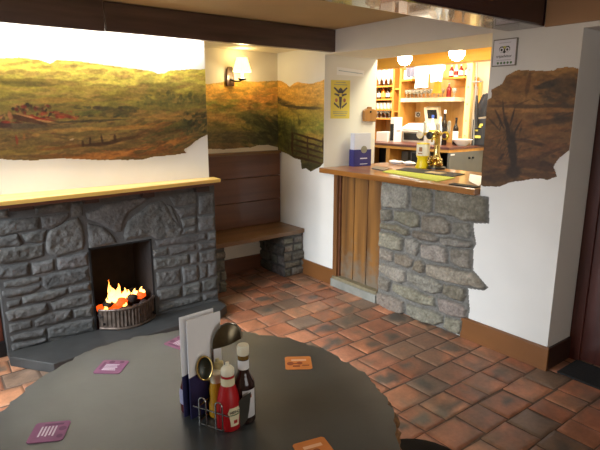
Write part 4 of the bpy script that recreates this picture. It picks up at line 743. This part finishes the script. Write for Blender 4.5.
b = MB(); b.box(5.194, 5.2, 4.762, 4.82, 1.21, 1.43); b.build('grille', M_black, tw)
b = MB(); b.box(5.25, 5.32, 4.755, 4.758, 1.33, 1.345); b.build('badge', mat('pink_badge', (214, 140, 140), .5), tw)
rc = thing('cash_box', 'silver cash box with a dark front on the back bar', 'cash box', (5.5, 4.62, ZB))
b = MB(); b.box(5.45, 5.76, 4.42, 4.83, ZB, 1.325); b.build('case', mat('silver_case', (206, 206, 198), .4, .3), rc, bevel=.003)
b = MB(); b.box(5.444, 5.45, 4.46, 4.80, 1.215, 1.305); b.build('dark_front', M_black, rc)
b = MB(); b.lathe([(.008, 0), (.008, .008)], 10, Matrix.Translation((5.444, 4.52, 1.235)) @ RX); b.build('knob', M_chrome, rc)
pr = thing('receipt_printer', 'white flat receipt printer sitting on the silver cash box', 'printer', (5.5, 4.6, 1.325))
b = MB(); b.prism([(5.42, 1.325), (5.75, 1.325), (5.75, 1.44), (5.55, 1.435), (5.42, 1.38)], Matrix(((1, 0, 0, 0), (0, 0, 1, 4.455), (0, 1, 0, 0), (0, 0, 0, 1))), .365); b.build('case', M_wg, pr, bevel=.005)
b = MB(); b.box(5.418, 5.422, 4.48, 4.79, 1.345, 1.352); b.build('paper_slot', M_gp, pr)
ti = thing('till_screen', 'cream till monitor with a dark screen on the back bar', 'till', (5.6, 4.32, ZB))
b = MB(); b.box(5.62, 5.74, 4.31, 4.41, ZB, 1.42); b.build('stand', mat('cream_plastic', (222, 216, 190), .5), ti, bevel=.01)
TT = Matrix.Translation((5.56, 4.425, 1.535)) @ Matrix.Rotation(R(-14), 4, 'Y')
b = MB(); b.box(-.02, .04, -.115, .115, -.12, .115, TT); b.build('monitor', MATS['cream_plastic'], ti, bevel=.006)
b = MB(); b.box(-.024, -.02, -.09, .06, -.03, .085, TT); b.build('display', MATS['dark_display'], ti)
tg = thing('wall_tag', 'white square tag with a black ring on the amber shelf back', 'tag', (5.76, 4.845, 1.51))
b = MB(); b.box(5.758, 5.764, 4.80, 4.885, 1.512, 1.585); b.build('card', M_paper, tg)
b = MB(); b.tube([(5.756, 4.83+.022*math.cos(a*math.pi/10), 1.548+.022*math.sin(a*math.pi/10)) for a in range(20)], .007, 6, True); b.build('ring', M_black, tg, smooth=True)
bw = MB(); bw.lathe([(.055, 0), (.06, .006), (.118, .068), (.122, .075), (.114, .073), (.05, .012)], 28, Matrix.Translation((5.36, 3.80, ZB))); tag(bw.build('bowl', M_wg, None, smooth=True), 'wide white bowl at the right end of the back bar worktop', 'bowl')
def hanging(name, label, x, y0, y1, z0, z1, m, cat, seed, shape=None):
    ny, nz = 16, 14; vs = []; fs = []
    rr = random.Random(seed); p1, p2 = rr.uniform(0, 6), rr.uniform(0, 6)
    for s in (0, 1):
        for i in range(ny+1):
            for j in range(nz+1):
                u, v = i/ny, j/nz; w = 1 if not shape else np.interp(v, *shape)
                yy = (y0+y1)/2+(u-.5)*(y1-y0)*w
                vs.append((x+.012*math.sin(9*u+p1)*(1.2-v)+.008*math.sin(15*u+5*v+p2)+s*.012, yy, z0+(z1-z0)*v+.006*math.sin(8*u+p2)))
    n = (ny+1)*(nz+1)
    for i in range(ny):
        for j in range(nz):
            a = i*(nz+1)+j; q = (a, a+nz+1, a+nz+2, a+1); fs.append(q); fs.append(tuple(n+k for k in reversed(q)))
    ring = [i*(nz+1) for i in range(ny+1)]+[ny*(nz+1)+j for j in range(1, nz+1)]+[i*(nz+1)+nz for i in range(ny-1, -1, -1)]+[j for j in range(nz-1, 0, -1)]
    for a, c in zip(ring, ring[1:]+ring[:1]): fs.append((c, a, a+n, c+n))
    b = MB(); b.add(vs, fs); return tag(b.build(name, m, None, smooth=True), label, cat)
bm2 = MB(); bm2.box(4.78, 4.92, 2.2, 5.49, 2.10, 2.338); struct(bm2.build('trim_4', wood('yellow_varnished_beam', (236, 172, 44), (214, 148, 30), 'y', .4, .2), bevel=.004))
M_tee = mat('white_cotton', (238, 238, 234), .9, var=.02)
hanging('hanging_shirt', 'white T-shirt hanging behind the bar above the wine glasses', 5.29, 4.295, 4.53, 1.885, 2.18, M_tee, 'shirt', 3, ([0, .55, .62, .9, 1], [.8, .8, 1.25, 1.1, .5]))
hanging('hanging_shirt', 'second white T-shirt, higher and to the right behind the bar', 5.285, 4.075, 4.29, 1.95, 2.18, M_tee, 'shirt', 5, ([0, .5, .6, .9, 1], [.85, .85, 1.1, 1.05, .6]))
hanging('hanging_cloth', 'slate grey cloth hanging left of the white T-shirts', 5.26, 4.53, 4.635, 2.02, 2.18, mat('slate_cloth', (92, 94, 112), .9), 'cloth', 8)
b = MB(); b.tube([(5.292, 4.0, 2.183), (5.292, 4.907, 2.183), (5.46, 4.907, 2.183)], .007, 8); tag(b.build('hanging_rail', M_gp, None, smooth=True), 'thin metal rail the white T-shirts hang from behind the bar', 'rail')
gbox('carton', 5.48, 5.7, 4.74, 4.88, 2.01, 2.13, M_wg, 'small white carton on the top shelf left of the grey cloth', 'box')
b = MB(); b.prism([(4.20, 1.815), (4.33, 1.815), (4.28, 1.98), (4.24, 1.98)], Matrix(((0, 0, 1, 5.40), (1, 0, 0, 0), (0, 1, 0, 0), (0, 0, 0, 1))), .04); tag(b.build('paper_pennant', mat('orange_card', (236, 160, 44), .7), bevel=.002), 'orange tapered card hanging beside the wine glass shelf', 'pennant')
hk = b = MB(); b.box(5.45, 5.765, 3.90, 4.25, 1.985, 2.005); b.box(5.745, 5.765, 3.90, 4.25, 1.90, 1.985); tag(b.build('wall_shelf', M_amber, None), 'short amber shelf of bottles high up, left of the pale post', 'shelf')
for i, (yy, m, lab) in enumerate(((4.16, M_rd, 'red bottle on the short shelf, the left one'), (4.09, M_wg, 'white bottle between red bottles on the short shelf'), (4.02, M_rd, 'red bottle in the middle of the short shelf'), (3.93, M_dk, 'dark bottle at the right end of the short shelf'))):
    bottle('bottle', lab, (5.55, yy, 2.005), .15, .028, m, M_wg, M_wg if m is not M_wg else M_rd)
bottle('squash_bottle', 'clear bottle with a blue cap in front of the till screen', (5.2, 4.13, ZB), .36, .04, M_cl, mat('blue_cap', (70, 104, 200), .4), M_yel)
bottle('wine_bottle', 'clear bottle right of the blue-capped one on the back bar', (5.22, 4.03, ZB), .34, .036, M_cl, M_wg, M_wg)
bottle('wine_bottle', 'tall dark wine bottle left of the pale wooden post', (5.25, 3.99, ZB), .42, .036, M_dk, M_wg, M_black)
bottle('wine_bottle', 'dark wine bottle beside the white bowl on the back bar', (5.43, 3.955, ZB), .33, .034, M_dk, M_black, M_wg)
ps = thing('post', 'pale pine post with dark knots standing on the back bar', 'post', (5.53, 3.865, ZB))
b = MB(); b.box(5.50, 5.56, 3.825, 3.905, ZB, 2.34); b.build('shaft', wood('pale_pine', (232, 206, 142), (216, 182, 112), 'z', .5, .1), ps, bevel=.004)
b = MB()
for zz in (1.30, 1.48, 1.68, 1.88, 2.08): b.lathe([(.008, 0), (.008, .004)], 10, Matrix.Translation((5.501, 3.865, zz)) @ RX)
each(b, 'screw', M_black, ps)
cl = thing('clothes_rail', 'thin dark metal rod with a clamp right of the pale post', 'rod', (5.5, 3.74, ZB))
b = MB(); b.tube([(5.498, 3.735, ZB), (5.498, 3.75, 1.7), (5.498, 3.775, 2.3)], .009, 8); b.build('rod', M_gp, cl, smooth=True)
b = MB(); b.box(5.48, 5.52, 3.70, 3.80, 1.93, 1.945); b.build('clamp', M_gp, cl)
b = MB(); b.tube([(5.49, 3.70, 1.40), (5.49, 3.725, 1.60), (5.49, 3.73, 1.78)], [.02, .024, .012], 8); b.build('grip', M_black, cl, smooth=True)
M_bag = mat('black_fabric', (36, 36, 40), .8, var=.1, scale=20)
bg = thing('crate_bag', 'square black bag with yellow lettering at the right end of the back bar', 'bag', (5.55, 3.6, ZB))
BT = Matrix.Translation((5.60, 3.70, ZB))
b = MB(); b.box(5.5, 5.74, 3.69, 3.70, ZB, ZB); b = MB(); b.box(5.49, 5.72, 3.70, 3.71, ZB, 1.2)
b = MB(); b.prism([(3.785, ZB), (3.785, 1.50), (3.60, 1.515), (3.60, ZB)], Matrix(((0, 0, 1, 5.52), (1, 0, 0, 0), (0, 1, 0, 0), (0, 0, 0, 1))), .2); b.build('body', M_bag, bg, bevel=.01)
b = MB(); b.box(5.512, 5.522, 3.66, 3.75, 1.405, 1.425); b.box(5.512, 5.522, 3.70, 3.75, 1.36, 1.38); b.box(5.512, 5.522, 3.64, 3.68, 1.425, 1.45); b.box(5.512, 5.522, 3.66, 3.76, 1.28, 1.31); each(b, 'yellow_logo', M_yel, bg)
hanging('coat', 'black coat hanging above the square black bag', 5.60, 3.55, 3.80, 1.53, 1.80, M_bag, 'coat', 12, ([0, .5, 1], [1.1, .9, .35]))
b = MB(); b.box(5.62, 5.66, 3.775, 3.81, 1.62, 1.95); tag(b.build('wooden_batten', M_amberz, None, bevel=.003), 'short amber batten upright behind the black coat', 'batten')
b = MB(); b.box(5.775, 5.798, 4.04, 4.12, 2.13, 2.23); fr = tag(b.build('picture_frame', mat('gilt_frame', (190, 170, 110), .4, .3), None, bevel=.003), 'small square gilt-framed picture left of the post, high on the wall', 'picture')
b = MB(); b.box(5.770, 5.776, 4.06, 4.10, 2.15, 2.21); b.build('picture', M_gp, fr)
# dome lamps
M_dome = mat('lit_dome_glass', (255, 252, 240), .3, emit=((255, 246, 224), 40))
for (yy, lab) in ((3.735, 'left of the two white dome lamps over the bar hatch'), (3.10, 'right of the two white dome lamps over the bar hatch')):
    dl = thing('dome_lamp', lab, 'ceiling lamp', (4.2, yy, 2.34))
    b = MB(); n_ = 10; b.lathe([(max(.001, .075*math.sin(a*math.pi/2/n_)), -.085*math.cos(a*math.pi/2/n_)) for a in range(n_+1)], 24, Matrix.Translation((4.2, yy, 2.138))); b.build('glass_dome', M_dome, dl, smooth=True)
    b = MB(); b.lathe([(.078, 0), (.078, .02), (.03, .03), (.012, .05), (.012, .2)], 24, Matrix.Translation((4.2, yy, 2.14))); b.build('fitting', M_brass, dl, smooth=True)

# ------------------------------------------------------------------ round table in front
TC = Vector((.565, 1.257)); ZT = .75
tb = thing('table', 'round table with a dark slate top and rough bark edge in the foreground', 'table', (.565, 1.257, 0))
angs = [-180, -140, -100, -53, -40, -29, -19, -2, 9, 33, 44, 69, 75, 88, 98, 108, 119, 133, 144, 180]
rads = [.56, .575, .58, .589, .584, .58, .573, .558, .563, .552, .555, .585, .583, .588, .596, .581, .568, .555, .551, .56]
n = 180; top = []
for k in range(n):
    a = -180+360*k/n; r = float(np.interp(a, angs, rads))+.004*math.sin(a*.31)+.004*math.sin(a*.83+1)+.003*math.sin(a*1.7)+rnd.uniform(-.004, .004)
    top.append((a, r))
b = MB()
rings = [(-.02, .0), (-.006, .0), (0, -.004)]
b.v.append((TC.x, TC.y, ZT))
NR = 12
for i in range(1, NR+1):
    for a, r in top: b.v.append((TC.x+r*i/NR*math.cos(R(a)), TC.y+r*i/NR*math.sin(R(a)), ZT-(.003 if i == NR else 0)))
for k in range(n): b.f.append((0, 1+k, 1+(k+1) % n)); b.mi.append(0)
for i in range(NR-1):
    for k in range(n):
        k2 = (k+1) % n; b.f.append((1+i*n+k, 1+(i+1)*n+k, 1+(i+1)*n+k2, 1+i*n+k2)); b.mi.append(0)
o0 = len(b.v)
for a, r in top: b.v.append((TC.x+(r-.004)*math.cos(R(a)), TC.y+(r-.004)*math.sin(R(a)), ZT-.02))
for k in range(n):
    k2 = (k+1) % n; b.f.append((1+(NR-1)*n+k, o0+k, o0+k2, 1+(NR-1)*n+k2)); b.mi.append(0)
M_slate = mat('table_slate', (54, 60, 61), .40, var=.10, scale=7, bump=.05, bscale=25, spec=1.0)
b.build('tabletop', M_slate, tb, smooth=True)
b = MB(); rnd = random.Random(2)
prof = [(-.018, .007), (-.026, .012), (-.036, .009), (-.045, -.004)]
jit = [rnd.uniform(-.005, .006) for _ in range(n)]
rows_ = [(-.0185, -.02)]+prof+[(-.045, -.05)]
for z, e in rows_:
    for k, (a, r) in enumerate(top):
        rr = r+e+(jit[k] if -.04 < z < -.02 else 0); b.v.append((TC.x+rr*math.cos(R(a)), TC.y+rr*math.sin(R(a)), ZT+z))
for i in range(len(rows_)-1):
    for k in range(n):
        k2 = (k+1) % n; b.f.append((i*n+k, i*n+k2, (i+1)*n+k2, (i+1)*n+k)); b.mi.append(0)
b.build('bark_edge', mat('bark_edge', (150, 104, 52), .6, var=0, scale=30, col2=(58, 40, 26), bump=.3, bscale=60), tb, smooth=True)
b = MB(); b.lathe([(.2, 0), (.22, .02), (.2, .05), (.07, .09), (.06, .2), (.075, .45), (.06, .64), (.25, .70), (.25, .706)], 28, Matrix.Translation((TC.x, TC.y, 0))); b.build('pedestal', M_iron, tb, smooth=True)
# stool
sl = thing('stool', 'dark round stool at the right of the table, mostly hidden', 'stool', (1.195, .92, 0))
b = MB(); b.lathe([(.15, .425), (.17, .43), (.175, .445), (.17, .458), (.15, .462), (.01, .460)], 32, Matrix.Translation((1.195, .92, 0))); b.build('seat', mat('black_stool_wood', (22, 19, 18), .75, var=.1, spec=.2), sl, smooth=True)
for k in range(4):
    a = R(45+90*k); b = MB(); b.tube([(1.195+.11*math.cos(a), .92+.11*math.sin(a), .43), (1.195+.16*math.cos(a), .92+.16*math.sin(a), 0)], [.018, .014], 10); b.build('leg', MATS['black_stool_wood'], sl, smooth=True)

# coasters
M_cp = mat('coaster_mauve', (146, 92, 122), .75, var=.06, scale=30); M_co = mat('coaster_orange', (222, 136, 66), .75, var=.05, scale=30)
M_cpd = mat('coaster_mauve_dark', (118, 72, 100), .75); M_cod = mat('coaster_brown', (150, 74, 40), .75); M_cw = mat('coaster_print', (226, 206, 216), .75); M_cow = mat('coaster_pale', (238, 190, 150), .75)
def coaster(cx, cy, rot, kind, label):
    t = thing('coaster', label, 'coaster', (cx, cy, ZT)); T = Matrix.Translation((cx, cy, ZT+.0004)) @ Matrix.Rotation(R(rot), 4, 'Z')
    h = .0455; r = .006
    pl = [(h-r, -h), (h, -h+r), (h, h-r), (h-r, h), (-h+r, h), (-h, h-r), (-h, -h+r), (-h+r, -h)]
    b = MB(); b.prism(pl, T, .0018); b.build('card', M_cp if kind == 'p' else M_co, t)
    b = MB(); Z = .0019
    if kind == 'p':
        for j in range(5): b.box(-.024+.006*j*0, .022-.004*(j % 2), .014-.009*j-.0028, .014-.009*j+.0018, Z, Z+.0003, T)
    else:
        b.box(-.024, .028, .012, .024, Z, Z+.0003, T)
    each(b, 'print', M_cw if kind == 'p' else M_cow, t)
    b = MB()
    if kind == 'p':
        b.box(-.036, -.028, -.02, .03, Z, Z+.0003, T); b.lathe([(.010, Z), (.010, Z+.0003)], 14, T @ Matrix.Translation((-.01, .032, 0)))
        b.lathe([(.008, Z), (.008, Z+.0003)], 14, T @ Matrix.Translation((.024, .033, 0)))
    else:
        b.lathe([(.012, Z), (.012, Z+.0003)], 16, T @ Matrix.Translation((-.028, -.006, 0))); b.lathe([(.010, Z), (.010, Z+.0003)], 16, T @ Matrix.Translation((.004, -.004, 0)))
        b.box(-.036, .0, -.010, -.003, Z, Z+.0002, T); b.box(-.02, .004, -.03, -.02, Z, Z+.0003, T); b.box(.012, .036, -.024, -.018, Z, Z+.0003, T)
    each(b, 'motif', M_cpd if kind == 'p' else M_cod, t)
    return t
coaster(.211, 1.393, -118, 'p', 'mauve square coaster at the left front of the slate table')
coaster(.461, 1.656, -40, 'p', 'mauve square coaster at the far edge of the table, left of the menus')
coaster(.728, 1.690, 20, 'p', 'mauve square coaster mostly hidden behind the menu cards')
coaster(.983, 1.296, -34, 'o', 'orange square coaster right of the sauce bottles')
coaster(.733, .896, -14, 'o', 'orange square coaster at the bottom edge of the photo')

# ------------------------------------------------------------------ condiments
cb = thing('condiment_caddy', 'chrome wire condiment caddy with curved handle in the middle of the table', 'caddy', (.60, 1.16, ZT))
ux = Vector((.032, -.065, 0)).normalized(); vx = Vector((ux.y*-1, ux.x, 0))      # along the front rail, and back to the right
A = Vector((.546, 1.178, ZT+.004)); LN = .085; DP = .115
def cp(u, v, z): return tuple(A+ux*u+vx*v+Vector((0, 0, z)))
b = MB()
b.tube([cp(0, 0, .004), cp(LN, 0, .004), cp(LN, DP, .004), cp(0, DP, .004)], .0024, 8, True)
b.tube([cp(-.012, 0, .052), cp(LN+.02, 0, .052)], .0022, 8); b.tube([cp(LN, 0, .052), cp(LN, DP, .052), cp(0, DP, .052), cp(0, 0, .052)], .0022, 8)
b.build('basket_frame', M_chrome, cb, smooth=True)
for u in (.008, .062):
    b = MB(); pts = [cp(u, -.002, .0), cp(u, -.002, .075)]+[cp(u+.011-.011*math.cos(a*math.pi/6), -.002, .075+.011*math.sin(a*math.pi/6)) for a in range(1, 6)]+[cp(u+.022, -.002, .075), cp(u+.022, -.002, .0)]
    b.tube(pts, .0024, 8); each(b, 'upright_loop', M_chrome, cb, smooth=True)
for v in (.02, .075):
    b = MB(); b.tube([cp(LN+.002, v, 0), cp(LN+.002, v, .07), cp(LN+.002, v+.01, .08), cp(LN+.002, v+.02, .07), cp(LN+.002, v+.02, 0)], .0024, 8); each(b, 'upright_loop', M_chrome, cb, smooth=True)
# handle: post bending into a broad curved blade
PX, PY = .612, 1.206
b = MB(); b.tube([(PX, PY, ZT+.004), (PX, PY, .95)], .0035, 10); b.build('handle_post', M_chrome, cb, smooth=True)
hd = Vector((.90, -.42, 0)).normalized(); pd = Vector((-hd.y, hd.x, 0))
HB = Vector((PX, PY, .948)); b = MB(); k_ = 24; SX = .041
arc = []
for i in range(k_+1):
    a = math.pi*i/k_; arc.append((SX-SX*math.cos(a), .058*math.sin(a)**.85 + .026*i/k_))
def hp(u, z, o): return HB+hd*u+pd*(o)+Vector((0, 0, z))
nq = 6
for sgn in (0, 1):
    for q in range(nq+1):
        f = q/nq
        for (u, z) in arc:
            zc = .026*u/(2*SX)-.004; uu = SX+(u-SX)*(1-.0*f); zz = z+(zc-z)*f*.93
            bul = .016*math.sin(math.pi*u/(2*SX))*(1-(1-f)**2)
            b.v.append(tuple(hp(uu, zz, -bul+sgn*.0025)))
M1 = k_+1; NN = (nq+1)*M1
for q in range(nq):
    for i in range(k_):
        f = (q*M1+i, q*M1+i+1, (q+1)*M1+i+1, (q+1)*M1+i); b.f.append(f); b.mi.append(0); b.f.append(tuple(NN+x for x in reversed(f))); b.mi.append(0)
for q in (0, nq):
    for i in range(k_): b.f.append((q*M1+i, q*M1+i+1, NN+q*M1+i+1, NN+q*M1+i)); b.mi.append(0)
M_steel = mat('aged_steel', (104, 94, 74), .3, .9, var=.15, scale=15)
b.build('curved_handle', M_steel, cb, smooth=True)
b = MB(); b.tube([tuple(hp(u, z, .001)) for u, z in arc], .0032, 8); b.build('handle_rim', M_chrome, cb, smooth=True)
# oval plate
oc = Vector((.580, 1.192, .905)); nrm = Vector((-.45, -.85, .25)).normalized(); q = nrm.to_track_quat('Z', 'Y').to_matrix().to_4x4()
b = MB(); n = 28
T = Matrix.Translation(oc) @ q @ Matrix.Diagonal((.68, 1.08, 1, 1))
b.lathe([(.001, -.004), (.018, -.003), (.028, .001), (.030, .003), (.031, .0), (.028, -.004), (.018, -.007), (.001, -.008)], n, T, False); b.build('oval_plate', mat('dull_brass_green', (44, 48, 36), .35, .3, var=.2, scale=40), cb, smooth=True)
b = MB(); b.tube([tuple(T @ Vector((.030*math.cos(a*math.pi/14), .030*math.sin(a*math.pi/14), .001))) for a in range(28)], .003, 8, True); b.build('plate_rim', M_brass, cb, smooth=True)
b = MB(); b.tube([(PX-.004, PY-.003, .83), tuple(oc+Vector((.004, .006, -.02)))], .003, 8); b.build('plate_stem', M_chrome, cb, smooth=True)
# leaf plate
LO = Vector((.629, 1.100, ZT+.004)); lx = Vector((.030, -.018, 0)); T = Matrix(((lx.normalized().x, 0, -.514, LO.x), (lx.normalized().y, 0, -.857, LO.y), (0, 1, 0, LO.z), (0, 0, 0, 1)))
b = MB(); b.prism([(.004, 0), (.014, .006), (.025, .022), (.030, .05), (.036, .103), (.024, .096), (.010, .086), (-.002, .072), (-.002, .04)], T, .0025); b.build('leaf_plate', mat('dark_steel_plate', (58, 56, 48), .65, 0, var=.1, scale=20), cb, bevel=.0008)

def sauce(name, label, x, y, body_prof, body, cap_prof, capm_, n=28, sx=1.0):
    t = thing(name, label, 'bottle', (x, y, ZT)); T = Matrix.Translation((x, y, ZT+.0005)) @ Matrix.Rotation(R(-30), 4, 'Z') @ Matrix.Diagonal((1, sx, 1, 1))
    b = MB(); b.lathe(body_prof, n, T); b.build('body', body, t, smooth=True)
    b = MB(); b.lathe(cap_prof, n, T); b.build('cap', capm_, t, smooth=True)
    return t, T
M_capw = mat('cream_cap', (238, 232, 206), .4, var=.02)
def label_patch(t, x, y, z0, z1, r, a0, a1, m, name='label', shape=None, rprof=None):
    b = MB(); ns, nz = 14, 8
    for i in range(ns+1):
        for j in range(nz+1):
            v = j/nz; w = 1 if shape is None else float(np.interp(v, *shape)); a = R((a0+a1)/2+(i/ns-.5)*(a1-a0)*w); z = z0+(z1-z0)*v
            rr = (r if rprof is None else float(np.interp(z, [p[1] for p in rprof], [p[0] for p in rprof])))+.0012
            b.v.append((x+rr*math.cos(a), y+rr*math.sin(a), ZT+z))
    for i in range(ns):
        for j in range(nz): q0 = i*(nz+1)+j; b.f.append((q0, q0+nz+1, q0+nz+2, q0+1)); b.mi.append(0)
    return b.build(name, m, t, smooth=True)
FACE = math.degrees(math.atan2(-1.125, -.61))
M_red = mat('ketchup_red', (176, 22, 28), .35, var=.04); M_lab = mat('cream_label', (232, 222, 184), .55, var=.03); M_tom = mat('tomato_red', (188, 40, 30), .6)
# ketchup
kx, ky = .613, 1.124; kp = [(.030, 0), (.033, .004), (.033, .045), (.032, .075), (.026, .105), (.0185, .128), (.0175, .158)]
t, T = sauce('ketchup_bottle', 'red squeezy ketchup bottle with a white cap at the front of the caddy', kx, ky, kp, M_red, [(.018, .156), (.0185, .160), (.018, .172), (.013, .178), (.006, .182), (.005, .190)], M_capw)
label_patch(t, kx, ky, .128, .150, .0178, FACE-80, FACE+80, M_lab, 'neck_label')
lb2 = label_patch(t, kx, ky, .018, .072, .033, FACE-5, FACE+62, M_lab, 'label', ([0, .2, .55, .75, 1], [.62, .62, .8, 1, .7]), kp)
label_patch(t, kx, ky, .026, .036, .0336, FACE+22, FACE+40, M_tom, 'tomato_print')
label_patch(t, kx, ky, .050, .053, .0338, FACE+6, FACE+52, M_grn, 'label_line')
bendtxt = Matrix.Translation((kx+.0352*math.cos(R(FACE+29)), ky+.0352*math.sin(R(FACE+29)), ZT+.060)) @ Matrix.Rotation(R(FACE+29+90), 4, 'Z') @ Matrix.Rotation(R(90), 4, 'X')
text('HEINZ', .011, t, M_ink, bendtxt, 'lettering', .0003)
# brown sauce
bx, by = .664, 1.126; bp = [(.028, 0), (.031, .004), (.031, .105), (.029, .12), (.018, .140), (.0145, .150), (.014, .186)]
t, T = sauce('brown_sauce_bottle', 'dark brown sauce bottle with white neck label behind the ketchup', bx, by, bp, mat('brown_sauce', (44, 24, 20), .15, var=.08), [(.0155, .198), (.0165, .202), (.0165, .222), (.015, .226)], M_capw)
b = MB(); b.lathe([(.0148, .186), (.0148, .199)], 24, T); b.build('neck_ring', mat('amber_neck', (128, 96, 40), .2), t, smooth=True)
label_patch(t, bx, by, .158, .185, .0145, FACE-100, FACE+100, M_paper, 'neck_label')
label_patch(t, bx, by, .022, .105, .031, FACE-10, FACE+60, mat('grey_white_label', (212, 212, 214), .55), 'label', None, bp)
label_patch(t, bx, by, .082, .092, .0316, FACE+18, FACE+36, M_cod, 'label_crest')
# mustard
mx, my = .612, 1.190; mp = [(.020, 0), (.023, .004), (.023, .04), (.019, .06), (.021, .085), (.016, .108)]
t, T = sauce('mustard_bottle', 'yellow mustard bottle with a cream cap behind the ketchup', mx, my, mp, mat('mustard_yellow', (196, 146, 34), .3, var=.06), [(.0165, .106), (.0165, .132), (.010, .138)], M_capw)
# mayonnaise
mx2, my2 = .630, 1.214
t, T = sauce('mayonnaise_bottle', 'pale mayonnaise bottle in the caddy with only its cap showing', mx2, my2, [(.019, 0), (.021, .004), (.021, .09), (.016, .122)], mat('mayo_cream', (226, 214, 168), .35), [(.017, .12), (.017, .148), (.006, .152), (.005, .16)], mat('yellowed_cap', (224, 214, 160), .4))
# red sauce bottle behind the menus
rx, ry = .562, 1.262; rp = [(.024, 0), (.026, .004), (.027, .06), (.022, .085), (.014, .11), (.012, .15)]
t, T = sauce('chilli_sauce_bottle', 'dark red sauce bottle half hidden behind the navy menus', rx, ry, rp, mat('dark_red_sauce', (84, 20, 24), .25), [(.0135, .148), (.0135, .17), (.011, .172)], M_capw)
label_patch(t, rx, ry, .030, .075, .027, FACE-95, FACE+30, mat('lilac_label', (150, 150, 178), .55), 'label', None, rp)
# menus
def menu(x, y, rot, w, h, lean, label):
    t = thing('menu', label, 'menu', (x, y, ZT)); T = Matrix.Translation((x, y, ZT+.004)) @ Matrix.Rotation(R(rot), 4, 'Z') @ Matrix.Rotation(R(lean), 4, 'X')
    b = MB(); b.prism([(0, .125), (w, .145), (w, h), (0, h)], T @ Matrix.Rotation(R(90), 4, 'X'), .003); b.build('page', M_paper, t)
    b = MB(); b.prism([(0, 0), (w, 0), (w, .145), (0, .125)], T @ Matrix.Rotation(R(90), 4, 'X'), .0032); b.build('navy_band', mat('menu_navy', (34, 34, 78), .5, var=.05), t)
    return t
menu(.540, 1.212, 4, .106, .295, 0, 'white menu card with a navy lower band, the front one in the caddy')
menu(.529, 1.232, 4, .106, .300, 0, 'white menu card just behind the front menu, slightly taller')
